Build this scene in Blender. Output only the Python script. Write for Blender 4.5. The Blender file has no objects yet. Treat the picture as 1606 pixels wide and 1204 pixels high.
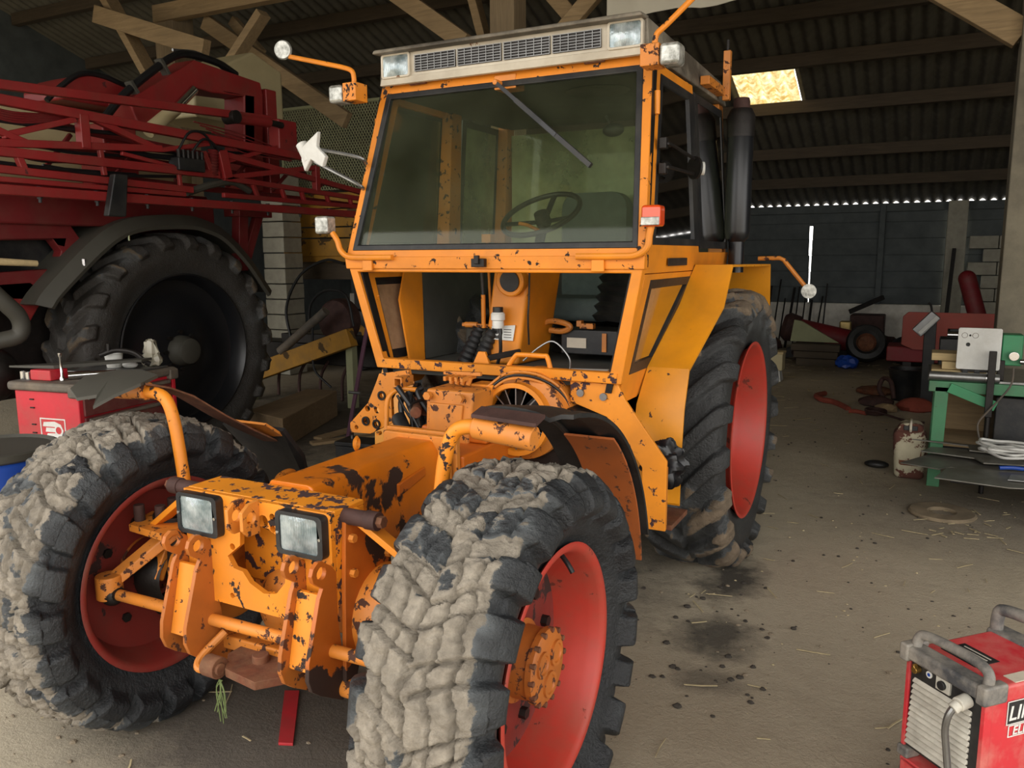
import bpy, math, random
import numpy as np
from mathutils import Vector, Matrix
from mathutils.geometry import tessellate_polygon

random.seed(7)
SC = bpy.context.scene
COL = SC.collection
PI = math.pi

# ------------------------------------------------------------------ camera, sky, light, exposure
cam_data = bpy.data.cameras.new('camera')
cam = bpy.data.objects.new('camera', cam_data)
COL.objects.link(cam)
F_ = Vector((-0.4551, 0.8762, -0.1584)); R_ = Vector((0.8880, 0.4598, -0.0056)); U_ = Vector((-0.0679, 0.1432, 0.9874))
cam.matrix_world = Matrix(((R_.x, U_.x, -F_.x, 1.910), (R_.y, U_.y, -F_.y, -2.060), (R_.z, U_.z, -F_.z, 1.830), (0, 0, 0, 1)))
cam_data.sensor_width = 36.0
cam_data.lens = 36.0 * 1258.6 / 1606.0
cam_data.clip_start = 0.02
SC.camera = cam

world = bpy.data.worlds.new('overcast_sky'); SC.world = world
world.use_nodes = True
bg = world.node_tree.nodes['Background']
bg.inputs['Color'].default_value = (1.0, 0.97, 0.93, 1)
bg.inputs['Strength'].default_value = 3.2

portal_data = bpy.data.lights.new('doorway_portal', 'AREA')
portal_data.shape = 'RECTANGLE'; portal_data.size = 17.8; portal_data.size_y = 4.5
portal = bpy.data.objects.new('doorway_portal', portal_data); COL.objects.link(portal)
portal.location = (-2.7, -2.35, 2.25); portal.rotation_euler = (-PI/2, 0, PI)
portal_data.cycles.is_portal = True
side_data = bpy.data.lights.new('side_door_portal', 'AREA'); side_data.shape = 'RECTANGLE'; side_data.size = 4.9; side_data.size_y = 4.2
side = bpy.data.objects.new('side_door_portal', side_data); COL.objects.link(side)
side.location = (6.5, .15, 2.1); side.rotation_euler = (PI/2, 0, PI/2); side_data.cycles.is_portal = True

SC.view_settings.view_transform = 'Standard'
SC.view_settings.look = 'None'
SC.view_settings.gamma = 1.0
SC.view_settings.use_curve_mapping = False
SC.view_settings.exposure = 0.0
SC.cycles.max_bounces = 8
SC.cycles.diffuse_bounces = 5
SC.cycles.transparent_max_bounces = 24
SC.cycles.sample_clamp_indirect = 6.0

# ------------------------------------------------------------------ mesh builder
class MB:
    def __init__(s): s.v = []; s.f = []
    def add(s, v, f):
        o = len(s.v); s.v.extend([tuple(float(c) for c in p) for p in v]); s.f.extend([tuple(i + o for i in q) for q in f]); return s
    def box(s, lo, hi, rz=0.0):
        (x0, y0, z0), (x1, y1, z1) = lo, hi
        v = [(x0,y0,z0),(x1,y0,z0),(x1,y1,z0),(x0,y1,z0),(x0,y0,z1),(x1,y0,z1),(x1,y1,z1),(x0,y1,z1)]
        if rz:
            cx, cy = (x0+x1)/2, (y0+y1)/2; c, n = math.cos(rz), math.sin(rz)
            v = [(cx+(x-cx)*c-(y-cy)*n, cy+(x-cx)*n+(y-cy)*c, z) for x, y, z in v]
        return s.add(v, [(0,3,2,1),(4,5,6,7),(0,1,5,4),(1,2,6,5),(2,3,7,6),(3,0,4,7)])
    def bar(s, p, q, w, h=None, up=(0,0,1)):
        h = h or w; p, q = Vector(p), Vector(q); d = (q-p).normalized(); u = Vector(up)
        if abs(d.dot(u)) > .98: u = Vector((0,1,0))
        a = d.cross(u).normalized(); b = a.cross(d).normalized()
        v = []
        for c in (p, q):
            for i, j in ((-1,-1),(1,-1),(1,1),(-1,1)): v.append(c + a*(i*w/2) + b*(j*h/2))
        return s.add(v, [(0,1,2,3),(7,6,5,4),(0,4,5,1),(1,5,6,2),(2,6,7,3),(3,7,4,0)])
    def quad8(s, a, b):          # two matching quads joined
        return s.add(list(a)+list(b), [(3,2,1,0),(4,5,6,7),(0,1,5,4),(1,2,6,5),(2,3,7,6),(3,0,4,7)])
    def cyl(s, p, q, r0, r1=None, n=16, caps=True):
        r1 = r0 if r1 is None else r1; p, q = Vector(p), Vector(q); d = (q-p).normalized()
        u = Vector((0,0,1)) if abs(d.z) < .9 else Vector((1,0,0))
        a = d.cross(u).normalized(); b = d.cross(a)
        v = []
        for c, r in ((p, r0), (q, r1)):
            for k in range(n):
                t = 2*PI*k/n; v.append(c + a*(r*math.cos(t)) + b*(r*math.sin(t)))
        f = [(k, (k+1)%n, n+(k+1)%n, n+k) for k in range(n)]
        if caps: f += [tuple(range(n-1,-1,-1)), tuple(range(n, 2*n))]
        return s.add(v, f)
    def tube(s, pts, r, n=10, smooth=True, taper=None):
        pts = [Vector(p) for p in pts]
        if smooth and len(pts) > 2: pts = catmull(pts, 6)
        m = len(pts); v = []; f = []; prev = None
        for i, p in enumerate(pts):
            d = (pts[min(i+1, m-1)] - pts[max(i-1, 0)]).normalized()
            if prev is None:
                u = Vector((0,0,1)) if abs(d.z) < .9 else Vector((1,0,0)); a = d.cross(u).normalized()
            else: a = (prev - d*prev.dot(d)).normalized()
            prev = a; b = d.cross(a); rr = r if taper is None else r*(1+(taper-1)*i/(m-1))
            for k in range(n):
                t = 2*PI*k/n; v.append(p + a*(rr*math.cos(t)) + b*(rr*math.sin(t)))
        for i in range(m-1):
            for k in range(n):
                f.append((i*n+k, i*n+(k+1)%n, (i+1)*n+(k+1)%n, (i+1)*n+k))
        f += [tuple(range(n-1,-1,-1)), tuple(range((m-1)*n, m*n))]
        return s.add(v, f)
    def lathe(s, prof, c, axis=(1,0,0), n=48, closed=False):
        # prof: (along axis, radius)
        ax = Vector(axis).normalized(); u = Vector((0,0,1)) if abs(ax.z) < .9 else Vector((1,0,0))
        a = ax.cross(u).normalized(); b = ax.cross(a); c = Vector(c); v = []; f = []
        for h, r in prof:
            for k in range(n):
                t = 2*PI*k/n; v.append(c + ax*h + a*(r*math.cos(t)) + b*(r*math.sin(t)))
        m = len(prof)
        for i in range(m if closed else m-1):
            j = (i+1) % m
            for k in range(n): f.append((i*n+k, i*n+(k+1)%n, j*n+(k+1)%n, j*n+k))
        return s.add(v, f)
    def plate(s, poly, o, u, w, th, holes=()):
        # flat plate: 2D outline in (u, w) axes at o, extruded th along u x w
        u, w, o = Vector(u).normalized(), Vector(w).normalized(), Vector(o); n = u.cross(w).normalized()
        loops = [list(poly)] + [list(h) for h in holes]
        flat = [p for l in loops for p in l]
        tri = tessellate_polygon([[Vector((x, y, 0)) for x, y in l] for l in loops])
        v = [o + u*x + w*y for x, y in flat] + [o + u*x + w*y + n*th for x, y in flat]
        N = len(flat); f = []
        for t in tri:
            a_, b_, c_ = (flat[i] for i in t)
            if (b_[0]-a_[0])*(c_[1]-a_[1]) - (b_[1]-a_[1])*(c_[0]-a_[0]) < 0: t = (t[0], t[2], t[1])
            f.append((t[2], t[1], t[0])); f.append(tuple(i+N for i in t))
        k = 0
        for li, l in enumerate(loops):
            m = len(l); area = sum(l[i][0]*l[(i+1)%m][1]-l[(i+1)%m][0]*l[i][1] for i in range(m))
            flip = (area < 0) != (li > 0)
            for i in range(m):
                a_, b_ = k+i, k+(i+1)%m
                f.append((a_, b_, b_+N, a_+N) if not flip else (b_, a_, a_+N, b_+N))
            k += m
        return s.add(v, f)
    def sphere(s, c, r, n=12, m=8, sq=(1,1,1)):
        v = []; f = []
        for i in range(m+1):
            t = PI*i/m
            for k in range(n):
                p = 2*PI*k/n; v.append((c[0]+sq[0]*r*math.sin(t)*math.cos(p), c[1]+sq[1]*r*math.sin(t)*math.sin(p), c[2]+sq[2]*r*math.cos(t)))
        for i in range(m):
            for k in range(n): f.append((i*n+k, (i+1)*n+k, (i+1)*n+(k+1)%n, i*n+(k+1)%n))
        return s.add(v, f)

def catmull(p, n):
    p = [p[0]*2-p[1]] + list(p) + [p[-1]*2-p[-2]]; out = []
    for i in range(1, len(p)-2):
        a, b, c, d = p[i-1:i+3]
        for k in range(n):
            t = k/n
            out.append(.5*((2*b) + (c-a)*t + (2*a-5*b+4*c-d)*t*t + (3*b-a-3*c+d)*t**3))
    return out + [p[-2]]
def circle(cx, cy, r, n=20, a0=0.0): return [(cx+r*math.cos(a0+2*PI*k/n), cy+r*math.sin(a0+2*PI*k/n)) for k in range(n)]
def rrect(x0, y0, x1, y1, r, n=4):
    out = []
    for cx, cy, a in ((x1-r,y0+r,-PI/2),(x1-r,y1-r,0),(x0+r,y1-r,PI/2),(x0+r,y0+r,PI)):
        for k in range(n+1): out.append((cx+r*math.cos(a+PI/2*k/n), cy+r*math.sin(a+PI/2*k/n)))
    return out

ORG = {}
def org(p): return ORG.get(p.name, Vector((0,0,0))) if p else Vector((0,0,0))
def empty(name, loc=(0,0,0), parent=None):
    o = bpy.data.objects.new(name, None); COL.objects.link(o); o.empty_display_size = .1
    L = Vector(loc)
    if parent: o.parent = parent; o.location = L - org(parent)
    else: o.location = L
    ORG[o.name] = L
    return o
def obj(name, mb, mat, parent=None, smooth=35, bevel=0.0, at=None, seg=2):
    me = bpy.data.meshes.new(name)
    L = Vector(at) if at is not None else (org(parent) if parent else Vector((0,0,0)))
    v = [(p[0]-L.x, p[1]-L.y, p[2]-L.z) for p in mb.v]
    me.from_pydata(v, [], mb.f); me.validate(); me.materials.append(mat)
    o = bpy.data.objects.new(name, me); COL.objects.link(o)
    if smooth:
        me.shade_smooth(); me.set_sharp_from_angle(angle=math.radians(smooth))
    if parent: o.parent = parent; o.location = L - org(parent)
    else: o.location = L
    ORG[o.name] = L
    if bevel:
        b = o.modifiers.new('bevel', 'BEVEL'); b.width = bevel; b.segments = seg; b.limit_method = 'ANGLE'; b.angle_limit = math.radians(40); b.harden_normals = True
    return o
def tag(o, label=None, cat=None, group=None, kind=None):
    if label: o['label'] = label
    if cat: o['category'] = cat
    if group: o['group'] = group
    if kind: o['kind'] = kind
    return o
def thing(name, loc, label, cat, group=None): return tag(empty(name, loc), label, cat, group)
def struct(o): o['kind'] = 'structure'; return o
def base_of(mb):
    xs, ys, zs = zip(*mb.v); return ((min(xs)+max(xs))/2, (min(ys)+max(ys))/2, min(zs))
def single(name, mb, mat, label, cat, group=None, **k):
    o = obj(name, mb, mat, None, at=base_of(mb), **k); return tag(o, label, cat, group)

# ------------------------------------------------------------------ materials
def srgb(r, g, b):
    f = lambda c: (c/255/12.92) if c/255 <= .04045 else ((c/255+.055)/1.055)**2.4
    return (f(r), f(g), f(b), 1)
def newmat(name):
    m = bpy.data.materials.new(name); m.use_nodes = True; nt = m.node_tree
    b = nt.nodes['Principled BSDF']; return m, nt, b
def N(nt, t, **k):
    n = nt.nodes.new(t)
    for a, v in k.items(): setattr(n, a, v)
    return n
def noise(nt, co, scale, detail=6, rough=.6, dist=0.0):
    n = N(nt, 'ShaderNodeTexNoise'); n.inputs['Scale'].default_value = scale; n.inputs['Detail'].default_value = detail
    n.inputs['Roughness'].default_value = rough; n.inputs['Distortion'].default_value = dist
    nt.links.new(co, n.inputs['Vector']); return n.outputs['Fac']
def ramp(nt, fac, a, b, c0=(0,0,0,1), c1=(1,1,1,1)):
    r = N(nt, 'ShaderNodeValToRGB'); r.color_ramp.elements[0].position = a; r.color_ramp.elements[1].position = b
    r.color_ramp.elements[0].color = c0; r.color_ramp.elements[1].color = c1
    nt.links.new(fac, r.inputs['Fac']); return r.outputs['Color']
def mix(nt, fac, a, b, mode='MIX'):
    m = N(nt, 'ShaderNodeMix', data_type='RGBA', blend_type=mode)
    for sock, val in ((m.inputs['Factor'], fac), (m.inputs['A'], a), (m.inputs['B'], b)):
        if isinstance(val, (tuple, float, int)): sock.default_value = val
        else: nt.links.new(val, sock)
    return m.outputs['Result']
def mathn(nt, op, a, b=None, clamp=False):
    m = N(nt, 'ShaderNodeMath', operation=op); m.use_clamp = clamp
    for i, v in enumerate((a, b)):
        if v is None: continue
        if isinstance(v, (float, int)): m.inputs[i].default_value = v
        else: nt.links.new(v, m.inputs[i])
    return m.outputs[0]
def bump(nt, bsdf, h, strength=.3, dist=.01):
    b = N(nt, 'ShaderNodeBump'); b.inputs['Strength'].default_value = strength; b.inputs['Distance'].default_value = dist
    nt.links.new(h, b.inputs['Height']); nt.links.new(b.outputs['Normal'], bsdf.inputs['Normal'])
def coords(nt, kind='Object'): return N(nt, 'ShaderNodeTexCoord').outputs[kind]

def paint(name, col, chip=(40,28,24), scale=9.0, thr=.63, rough=.5, dust=(120,105,85), dusty=.25, metal=0.0, tone=.16, big=1.6):
    """painted metal: flaking chips, a veil of dust, slow change of tone"""
    m, nt, b = newmat(name); co = coords(nt)
    n1 = noise(nt, co, scale, 9, .62, .3); n2 = noise(nt, co, big, 3)
    k = mathn(nt, 'ADD', n1, mathn(nt, 'MULTIPLY', mathn(nt, 'SUBTRACT', n2, .5), .35))
    mask = ramp(nt, k, thr, thr+.018)
    c0 = srgb(*col); c1 = tuple(c*(1-tone*2) for c in c0[:3]) + (1,)
    base = mix(nt, ramp(nt, noise(nt, co, 2.7, 5), .3, .72), c0, c1)
    base = mix(nt, mathn(nt, 'MULTIPLY', ramp(nt, noise(nt, co, 5.5, 8, .7), .45, .8), dusty), base, srgb(*dust))
    c = mix(nt, mask, base, srgb(*chip)); nt.links.new(c, b.inputs['Base Color'])
    nt.links.new(mathn(nt, 'ADD', mathn(nt, 'MULTIPLY', mask, .35), rough), b.inputs['Roughness'])
    b.inputs['Metallic'].default_value = metal
    bump(nt, b, mathn(nt, 'SUBTRACT', 1.0, mask), .25, .004)
    return m
def plain(name, col, rough=.6, metal=0.0, var=.25, scale=6.0, bmp=.15, dust=None, dusty=.35):
    m, nt, b = newmat(name); co = coords(nt); n = noise(nt, co, scale, 6)
    c0 = srgb(*col); c1 = tuple(c*(1-var) for c in c0[:3]) + (1,)
    c = mix(nt, ramp(nt, n, .3, .7), c0, c1)
    if dust: c = mix(nt, mathn(nt, 'MULTIPLY', ramp(nt, noise(nt, co, scale*.6, 8, .7), .42, .72), dusty), c, srgb(*dust))
    nt.links.new(c, b.inputs['Base Color']); b.inputs['Roughness'].default_value = rough; b.inputs['Metallic'].default_value = metal
    if bmp: bump(nt, b, noise(nt, co, scale*6, 4), bmp, .004)
    return m
def wood(name, col, dark=.55, axis='X', scale=1.0):
    m, nt, b = newmat(name); co = coords(nt)
    mp = N(nt, 'ShaderNodeMapping'); s = {'X': (1.2, 14, 14), 'Y': (14, 1.2, 14), 'Z': (14, 14, 1.2)}[axis]
    mp.inputs['Scale'].default_value = tuple(c*scale for c in s); nt.links.new(co, mp.inputs['Vector'])
    n = noise(nt, mp.outputs['Vector'], 2.0, 8, .65, .6); c0 = srgb(*col); c1 = tuple(c*dark for c in c0[:3]) + (1,)
    c = mix(nt, ramp(nt, n, .32, .7), c0, c1)
    c = mix(nt, mathn(nt, 'MULTIPLY', ramp(nt, noise(nt, co, 1.3, 4), .4, .7), .5), c, tuple(q*.5 for q in c0[:3]) + (1,))
    nt.links.new(c, b.inputs['Base Color']); b.inputs['Roughness'].default_value = .85
    bump(nt, b, n, .3, .01); return m
def glass(name, tint, haze, hazecol, ior=1.3):
    """dusty cab glass: see-through, tinted, mirror-like at grazing angles, with a film of dirt"""
    m, nt, b = newmat(name); nt.nodes.remove(b); out = nt.nodes['Material Output']; co = coords(nt)
    tr = N(nt, 'ShaderNodeBsdfTransparent'); tr.inputs['Color'].default_value = tint
    gl = N(nt, 'ShaderNodeBsdfGlossy'); gl.inputs['Roughness'].default_value = .04
    fr = N(nt, 'ShaderNodeFresnel'); fr.inputs['IOR'].default_value = ior
    df = N(nt, 'ShaderNodeBsdfDiffuse'); df.inputs['Color'].default_value = srgb(*hazecol)
    m1 = N(nt, 'ShaderNodeMixShader'); m2 = N(nt, 'ShaderNodeMixShader')
    f = mathn(nt, 'MULTIPLY', ramp(nt, noise(nt, co, 1.7, 7, .65), .2, .8), haze)
    nt.links.new(f, m1.inputs[0]); nt.links.new(tr.outputs[0], m1.inputs[1]); nt.links.new(df.outputs[0], m1.inputs[2])
    nt.links.new(fr.outputs[0], m2.inputs[0]); nt.links.new(m1.outputs[0], m2.inputs[1]); nt.links.new(gl.outputs[0], m2.inputs[2])
    nt.links.new(m2.outputs[0], out.inputs['Surface']); return m
def tyre_mat(name, rubber=(24,26,29), mud=(112,104,92), light=(160,151,136)):
    m, nt, b = newmat(name); co = coords(nt)
    at = N(nt, 'ShaderNodeAttribute', attribute_name='mud'); k = at.outputs['Fac']
    n = noise(nt, co, 26, 8, .7); n2 = noise(nt, co, 5, 4)
    mc = mix(nt, ramp(nt, n, .3, .72), srgb(*light), srgb(*mud))
    mc = mix(nt, ramp(nt, n2, .45, .7), mc, tuple(c*.72 for c in srgb(*mud)[:3]) + (1,))
    rc = mix(nt, mathn(nt, 'MULTIPLY', ramp(nt, n2, .36, .7), mathn(nt, 'ADD', .10, mathn(nt, 'MULTIPLY', k, 1.0, True))), srgb(*rubber), srgb(122,128,130))
    kk = ramp(nt, mathn(nt, 'ADD', k, mathn(nt, 'MULTIPLY', mathn(nt, 'SUBTRACT', n, .5), 1.1)), .44, .54)
    nt.links.new(mix(nt, kk, rc, mc), b.inputs['Base Color'])
    nt.links.new(mathn(nt, 'ADD', mathn(nt, 'MULTIPLY', kk, .45), .46), b.inputs['Roughness'])
    bump(nt, b, mathn(nt, 'ADD', n, mathn(nt, 'MULTIPLY', noise(nt, co, 90, 4), .6)), .7, .016); return m

M = {}
M['orange'] = paint('orange_paint', (238,144,30), thr=.70, dusty=.16)
M['orange_chipped'] = paint('chipped_orange_paint', (236,142,34), scale=17, thr=.60, dusty=.15)
M['orange_worn'] = paint('worn_orange_paint', (220,134,46), scale=26, thr=.59, dusty=.3, chip=(70,40,26))
M['orange_stained'] = paint('oil_stained_orange_paint', (206,104,20), scale=2.4, thr=.60, chip=(46,26,16), dusty=.1, rough=.38, big=.9)
M['orange_grimy_shaded'] = paint('grimy_shaded_orange_paint', (186,106,40), scale=19, thr=.585, dusty=.35, chip=(78,44,26), dust=(120,74,40))  # browner for grime; on the cheek plates also for their side shading
M['orange_beam'] = paint('oil_streaked_orange_paint', (222,120,18), scale=3.4, thr=.635, chip=(48,28,18), dusty=.12, rough=.35, big=1.4)
M['orange_fender'] = paint('yellowed_orange_paint', (238,156,26), scale=26, thr=.645, dusty=.1, chip=(70,42,30), rough=.4)
M['rust_orange'] = paint('rust_bitten_orange_paint', (176,92,36), scale=24, thr=.58, dusty=.4, chip=(84,52,34), dust=(110,72,44), rough=.7)
M['orange_oily'] = paint('oil_soaked_orange_paint', (190,100,30), scale=5, thr=.535, chip=(50,32,24), dusty=.3, dust=(96,62,36), rough=.45, big=2.4)
M['orange_sill'] = paint('flaking_orange_paint', (240,148,34), scale=19, thr=.56, dusty=.08, chip=(62,40,42))
M['rust'] = plain('rusty_steel', (112,62,38), .85, 0, .55, 14, .4, dust=(150,118,84), dusty=.4)
M['rust_dark'] = plain('dark_rusty_steel', (78,52,46), .75, .2, .5, 16, .3)
M['red_rim'] = paint('red_rim_paint', (188,58,44), scale=11, thr=.665, chip=(104,44,32), dusty=.55, rough=.5, dust=(150,90,70))
M['red_rim_shaded'] = paint('shaded_red_rim_paint', (134,42,34), scale=6, thr=.66, chip=(60,30,26), dusty=.45, rough=.6)  # left rim: its shade painted in as a darker red, with grime
M['red_disc'] = paint('grimy_red_disc_paint', (124,38,30), scale=6, thr=.62, chip=(48,26,22), dusty=.4, dust=(90,62,50), rough=.6)
M['black'] = plain('black_rubber', (26,27,29), .5, 0, .4, 8, .2, dust=(84,80,72), dusty=.35)
M['black_gloss'] = plain('black_painted_steel', (26,27,30), .33, .0, .3, 5, .05)
M['cream'] = paint('cream_visor_paint', (214,204,184), chip=(120,84,54), scale=10, thr=.64, dusty=.35, dust=(140,120,92))
M['roof_skin'] = plain('dirty_roof_skin', (92,84,72), .6, 0, .6, 5, .3, dust=(180,170,150), dusty=.6)
M['steel'] = plain('dull_steel', (150,150,148), .38, .85, .3, 12, .1)
M['chrome'] = plain('chrome', (210,210,210), .16, 1.0, .1, 8, 0)
M['dark_metal'] = plain('oily_dark_metal', (44,40,37), .5, .5, .5, 14, .3)
M['hose'] = plain('black_hose', (24,24,25), .45, 0, .3, 20, .1)
M['white_plastic'] = plain('white_plastic', (222,222,216), .5, 0, .15, 9, .05, dust=(150,140,120), dusty=.3)
M['interior'] = plain('dark_cab_lining', (76,76,70), .85, 0, .4, 5, .3)
M['seat'] = plain('grey_seat_cloth', (92,104,104), .9, 0, .25, 18, .3)
M['windscreen'] = glass('tinted_windscreen', (.80,.84,.74,1), .12, (130,136,112))
M['dusty_glass'] = glass('dusty_glass', (.74,.80,.68,1), .85, (214,222,186))
M['dust_reflection_glass'] = glass('dust_reflection_lower_glass', (.62,.56,.46,1), 1.7, (164,130,98), 1.04)  # beige reflection and dust painted together as a near-opaque film
M['side_glass'] = glass('side_glass', (.78,.82,.70,1), .30, (150,152,122))
M['tyre_mud'] = tyre_mat('mud_caked_tyre')
M['tyre_rear'] = tyre_mat('dried_mud_tyre', (40,40,40), (96,84,70), (128,112,92))
M['tyre_sprayer'] = tyre_mat('dusty_tyre', (52,48,43), (84,74,60), (104,92,76))
M['sprayer_red'] = paint('sprayer_red_paint', (142,36,36), chip=(80,28,26), scale=6, thr=.70, dusty=.4, dust=(116,78,64), rough=.45)
M['sprayer_dark'] = paint('dusty_dark_red_paint', (112,28,30), chip=(70,22,22), scale=6, thr=.70, dusty=.3, dust=(110,80,66), rough=.5)
M['fender_black'] = plain('dusty_black_mudguard', (70,68,60), .6, 0, .2, 3, .05)
M['tank'] = plain('cream_tank_plastic', (196,182,140), .5, 0, .15, 3, .05)
M['yellow'] = paint('faded_yellow_paint', (178,128,36), chip=(80,62,38), scale=3, thr=.58, dusty=.55, dust=(104,88,60), rough=.7)
M['wood'] = wood('old_truss_timber', (172,146,108), .6, 'X')
M['post'] = plain('sooty_grey_post', (150,142,122), .9, 0, .3, 2.2, .3, dust=(84,78,70), dusty=.8)
M['wood_z'] = wood('old_post_timber', (158,138,108), .6, 'Z')
M['wood_dark'] = wood('dark_purlin_timber', (84,72,56), .6, 'X')
M['wood_pale'] = wood('pale_board_timber', (214,190,140), .75, 'X')
M['fibre'] = plain('weathered_fibre_cement', (132,126,112), .9, 0, .35, 3, .2)
M['wallboard'] = plain('dark_wall_boarding', (94,100,100), .85, 0, .35, 4, .2)
M['plinth'] = plain('flaking_whitewash', (232,228,216), .9, 0, .2, 5, .5, dust=(120,110,94), dusty=.45)
M['block'] = plain('grey_concrete_block', (168,164,148), .9, 0, .25, 9, .5)
M['lampglass'] = None

def lamp_glass():
    m, nt, b = newmat('ribbed_lamp_glass'); co = coords(nt)
    w = N(nt, 'ShaderNodeTexWave'); w.bands_direction = 'X'; w.inputs['Scale'].default_value = 48; w.inputs['Distortion'].default_value = .6; w.inputs['Detail'].default_value = 1
    nt.links.new(co, w.inputs['Vector'])
    b.inputs['Base Color'].default_value = srgb(206,220,222); b.inputs['Metallic'].default_value = .5; b.inputs['Roughness'].default_value = .13
    b.inputs['Coat Weight'].default_value = .6
    c = mix(nt, ramp(nt, noise(nt, co, 14, 3), .35, .65), srgb(214,226,228), srgb(132,150,154)); nt.links.new(c, b.inputs['Base Color'])  # pale and dark blotches in the colour stand in for reflections
    bump(nt, b, mathn(nt, 'ADD', w.outputs['Fac'], noise(nt, co, 22, 3)), .6, .006); return m
M['lampglass'] = lamp_glass()
def amber():
    m, nt, b = newmat('orange_lamp_lens'); b.inputs['Base Color'].default_value = srgb(214,72,22); b.inputs['Roughness'].default_value = .2; b.inputs['Coat Weight'].default_value = .5
    return m
M['amber'] = amber()
def clear_lens():
    m, nt, b = newmat('clear_lamp_lens'); co = coords(nt)
    c = mix(nt, ramp(nt, noise(nt, co, 30, 4), .35, .65), srgb(196,196,188), srgb(120,120,112)); nt.links.new(c, b.inputs['Base Color'])
    b.inputs['Roughness'].default_value = .2; b.inputs['Metallic'].default_value = .35; return m
M['lens'] = clear_lens()

def floor_mat():
    m, nt, b = newmat('dirt_and_concrete_floor'); co = coords(nt)
    n1 = noise(nt, co, .9, 8, .62, .4); n2 = noise(nt, co, 6, 8, .7); n3 = noise(nt, co, 34, 6, .7)
    c = mix(nt, ramp(nt, n1, .3, .7), srgb(184,173,150), srgb(152,138,114))
    c = mix(nt, mathn(nt, 'MULTIPLY', ramp(nt, n2, .45, .68), .55), c, srgb(112,98,80))
    c = mix(nt, mathn(nt, 'MULTIPLY', ramp(nt, n3, .56, .70), .5), c, srgb(92,80,66))
    c = mix(nt, mathn(nt, 'MULTIPLY', ramp(nt, n3, .26, .20), .5), c, srgb(196,184,160))
    sep = N(nt, 'ShaderNodeSeparateXYZ'); nt.links.new(co, sep.inputs[0])
    # oil beside the rear tyre, dirt before the tractor, broad darker patches elsewhere
    def blob(c, x, y, rx, ry, amt, col, wob=.55):
        dx = mathn(nt, 'DIVIDE', mathn(nt, 'SUBTRACT', sep.outputs[0], x), rx); dy = mathn(nt, 'DIVIDE', mathn(nt, 'SUBTRACT', sep.outputs[1], y), ry)
        d = mathn(nt, 'SQRT', mathn(nt, 'ADD', mathn(nt, 'MULTIPLY', dx, dx), mathn(nt, 'MULTIPLY', dy, dy)))
        d = mathn(nt, 'ADD', d, mathn(nt, 'MULTIPLY', mathn(nt, 'SUBTRACT', n2, .5), wob*1.9))
        return mix(nt, mathn(nt, 'MULTIPLY', ramp(nt, d, .35, 1.35, (1,1,1,1), (0,0,0,1)), amt), c, srgb(*col))
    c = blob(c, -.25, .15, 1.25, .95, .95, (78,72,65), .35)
    c = blob(c, .35, .0, 1.0, .7, .6, (100,92,82))
    c = blob(c, 1.9, 1.2, 2.6, 1.6, .35, (128,114,96), 1.0)
    c = blob(c, 2.3, 4.3, 1.4, 1.2, .55, (108,98,86), .8)
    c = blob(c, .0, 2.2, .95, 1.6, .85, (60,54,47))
    c = blob(c, 1.10, 1.62, .26, .30, .85, (58,54,48), .8)
    c = blob(c, 1.02, 2.35, .22, .42, .9, (50,46,41), .8)
    c = blob(c, 1.16, 1.20, .20, .16, .6, (70,64,56), .8)
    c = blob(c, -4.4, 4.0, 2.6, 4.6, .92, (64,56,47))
    c = blob(c, .6, 12.8, 3.2, 2.4, .75, (74,60,46))
    nt.links.new(c, b.inputs['Base Color']); b.inputs['Roughness'].default_value = .88
    bump(nt, b, mathn(nt, 'ADD', noise(nt, co, 60, 6, .75), mathn(nt, 'MULTIPLY', noise(nt, co, 9, 8, .7), 1.6)), .6, .018); return m
M['floor'] = floor_mat()

# ------------------------------------------------------------------ the barn
def roofz(y): return 2.79 + .35*(15-y)
fl = MB(); nx, ny = 60, 80
for j in range(ny+1):
    for i in range(nx+1):
        fl.v.append((-14+24*i/nx, -9+25*j/ny, random.uniform(-.004, .004) if 0 < i < nx and 0 < j < ny else 0))
for j in range(ny):
    for i in range(nx): a = j*(nx+1)+i; fl.f.append((a, a+1, a+nx+2, a+nx+1))
floor = struct(obj('floor', fl, M['floor'], smooth=60))
yard = MB().box((-40,-40,-.25),(40,-9,-.02)); struct(obj('ground', yard, M['floor'], smooth=0))

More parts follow.
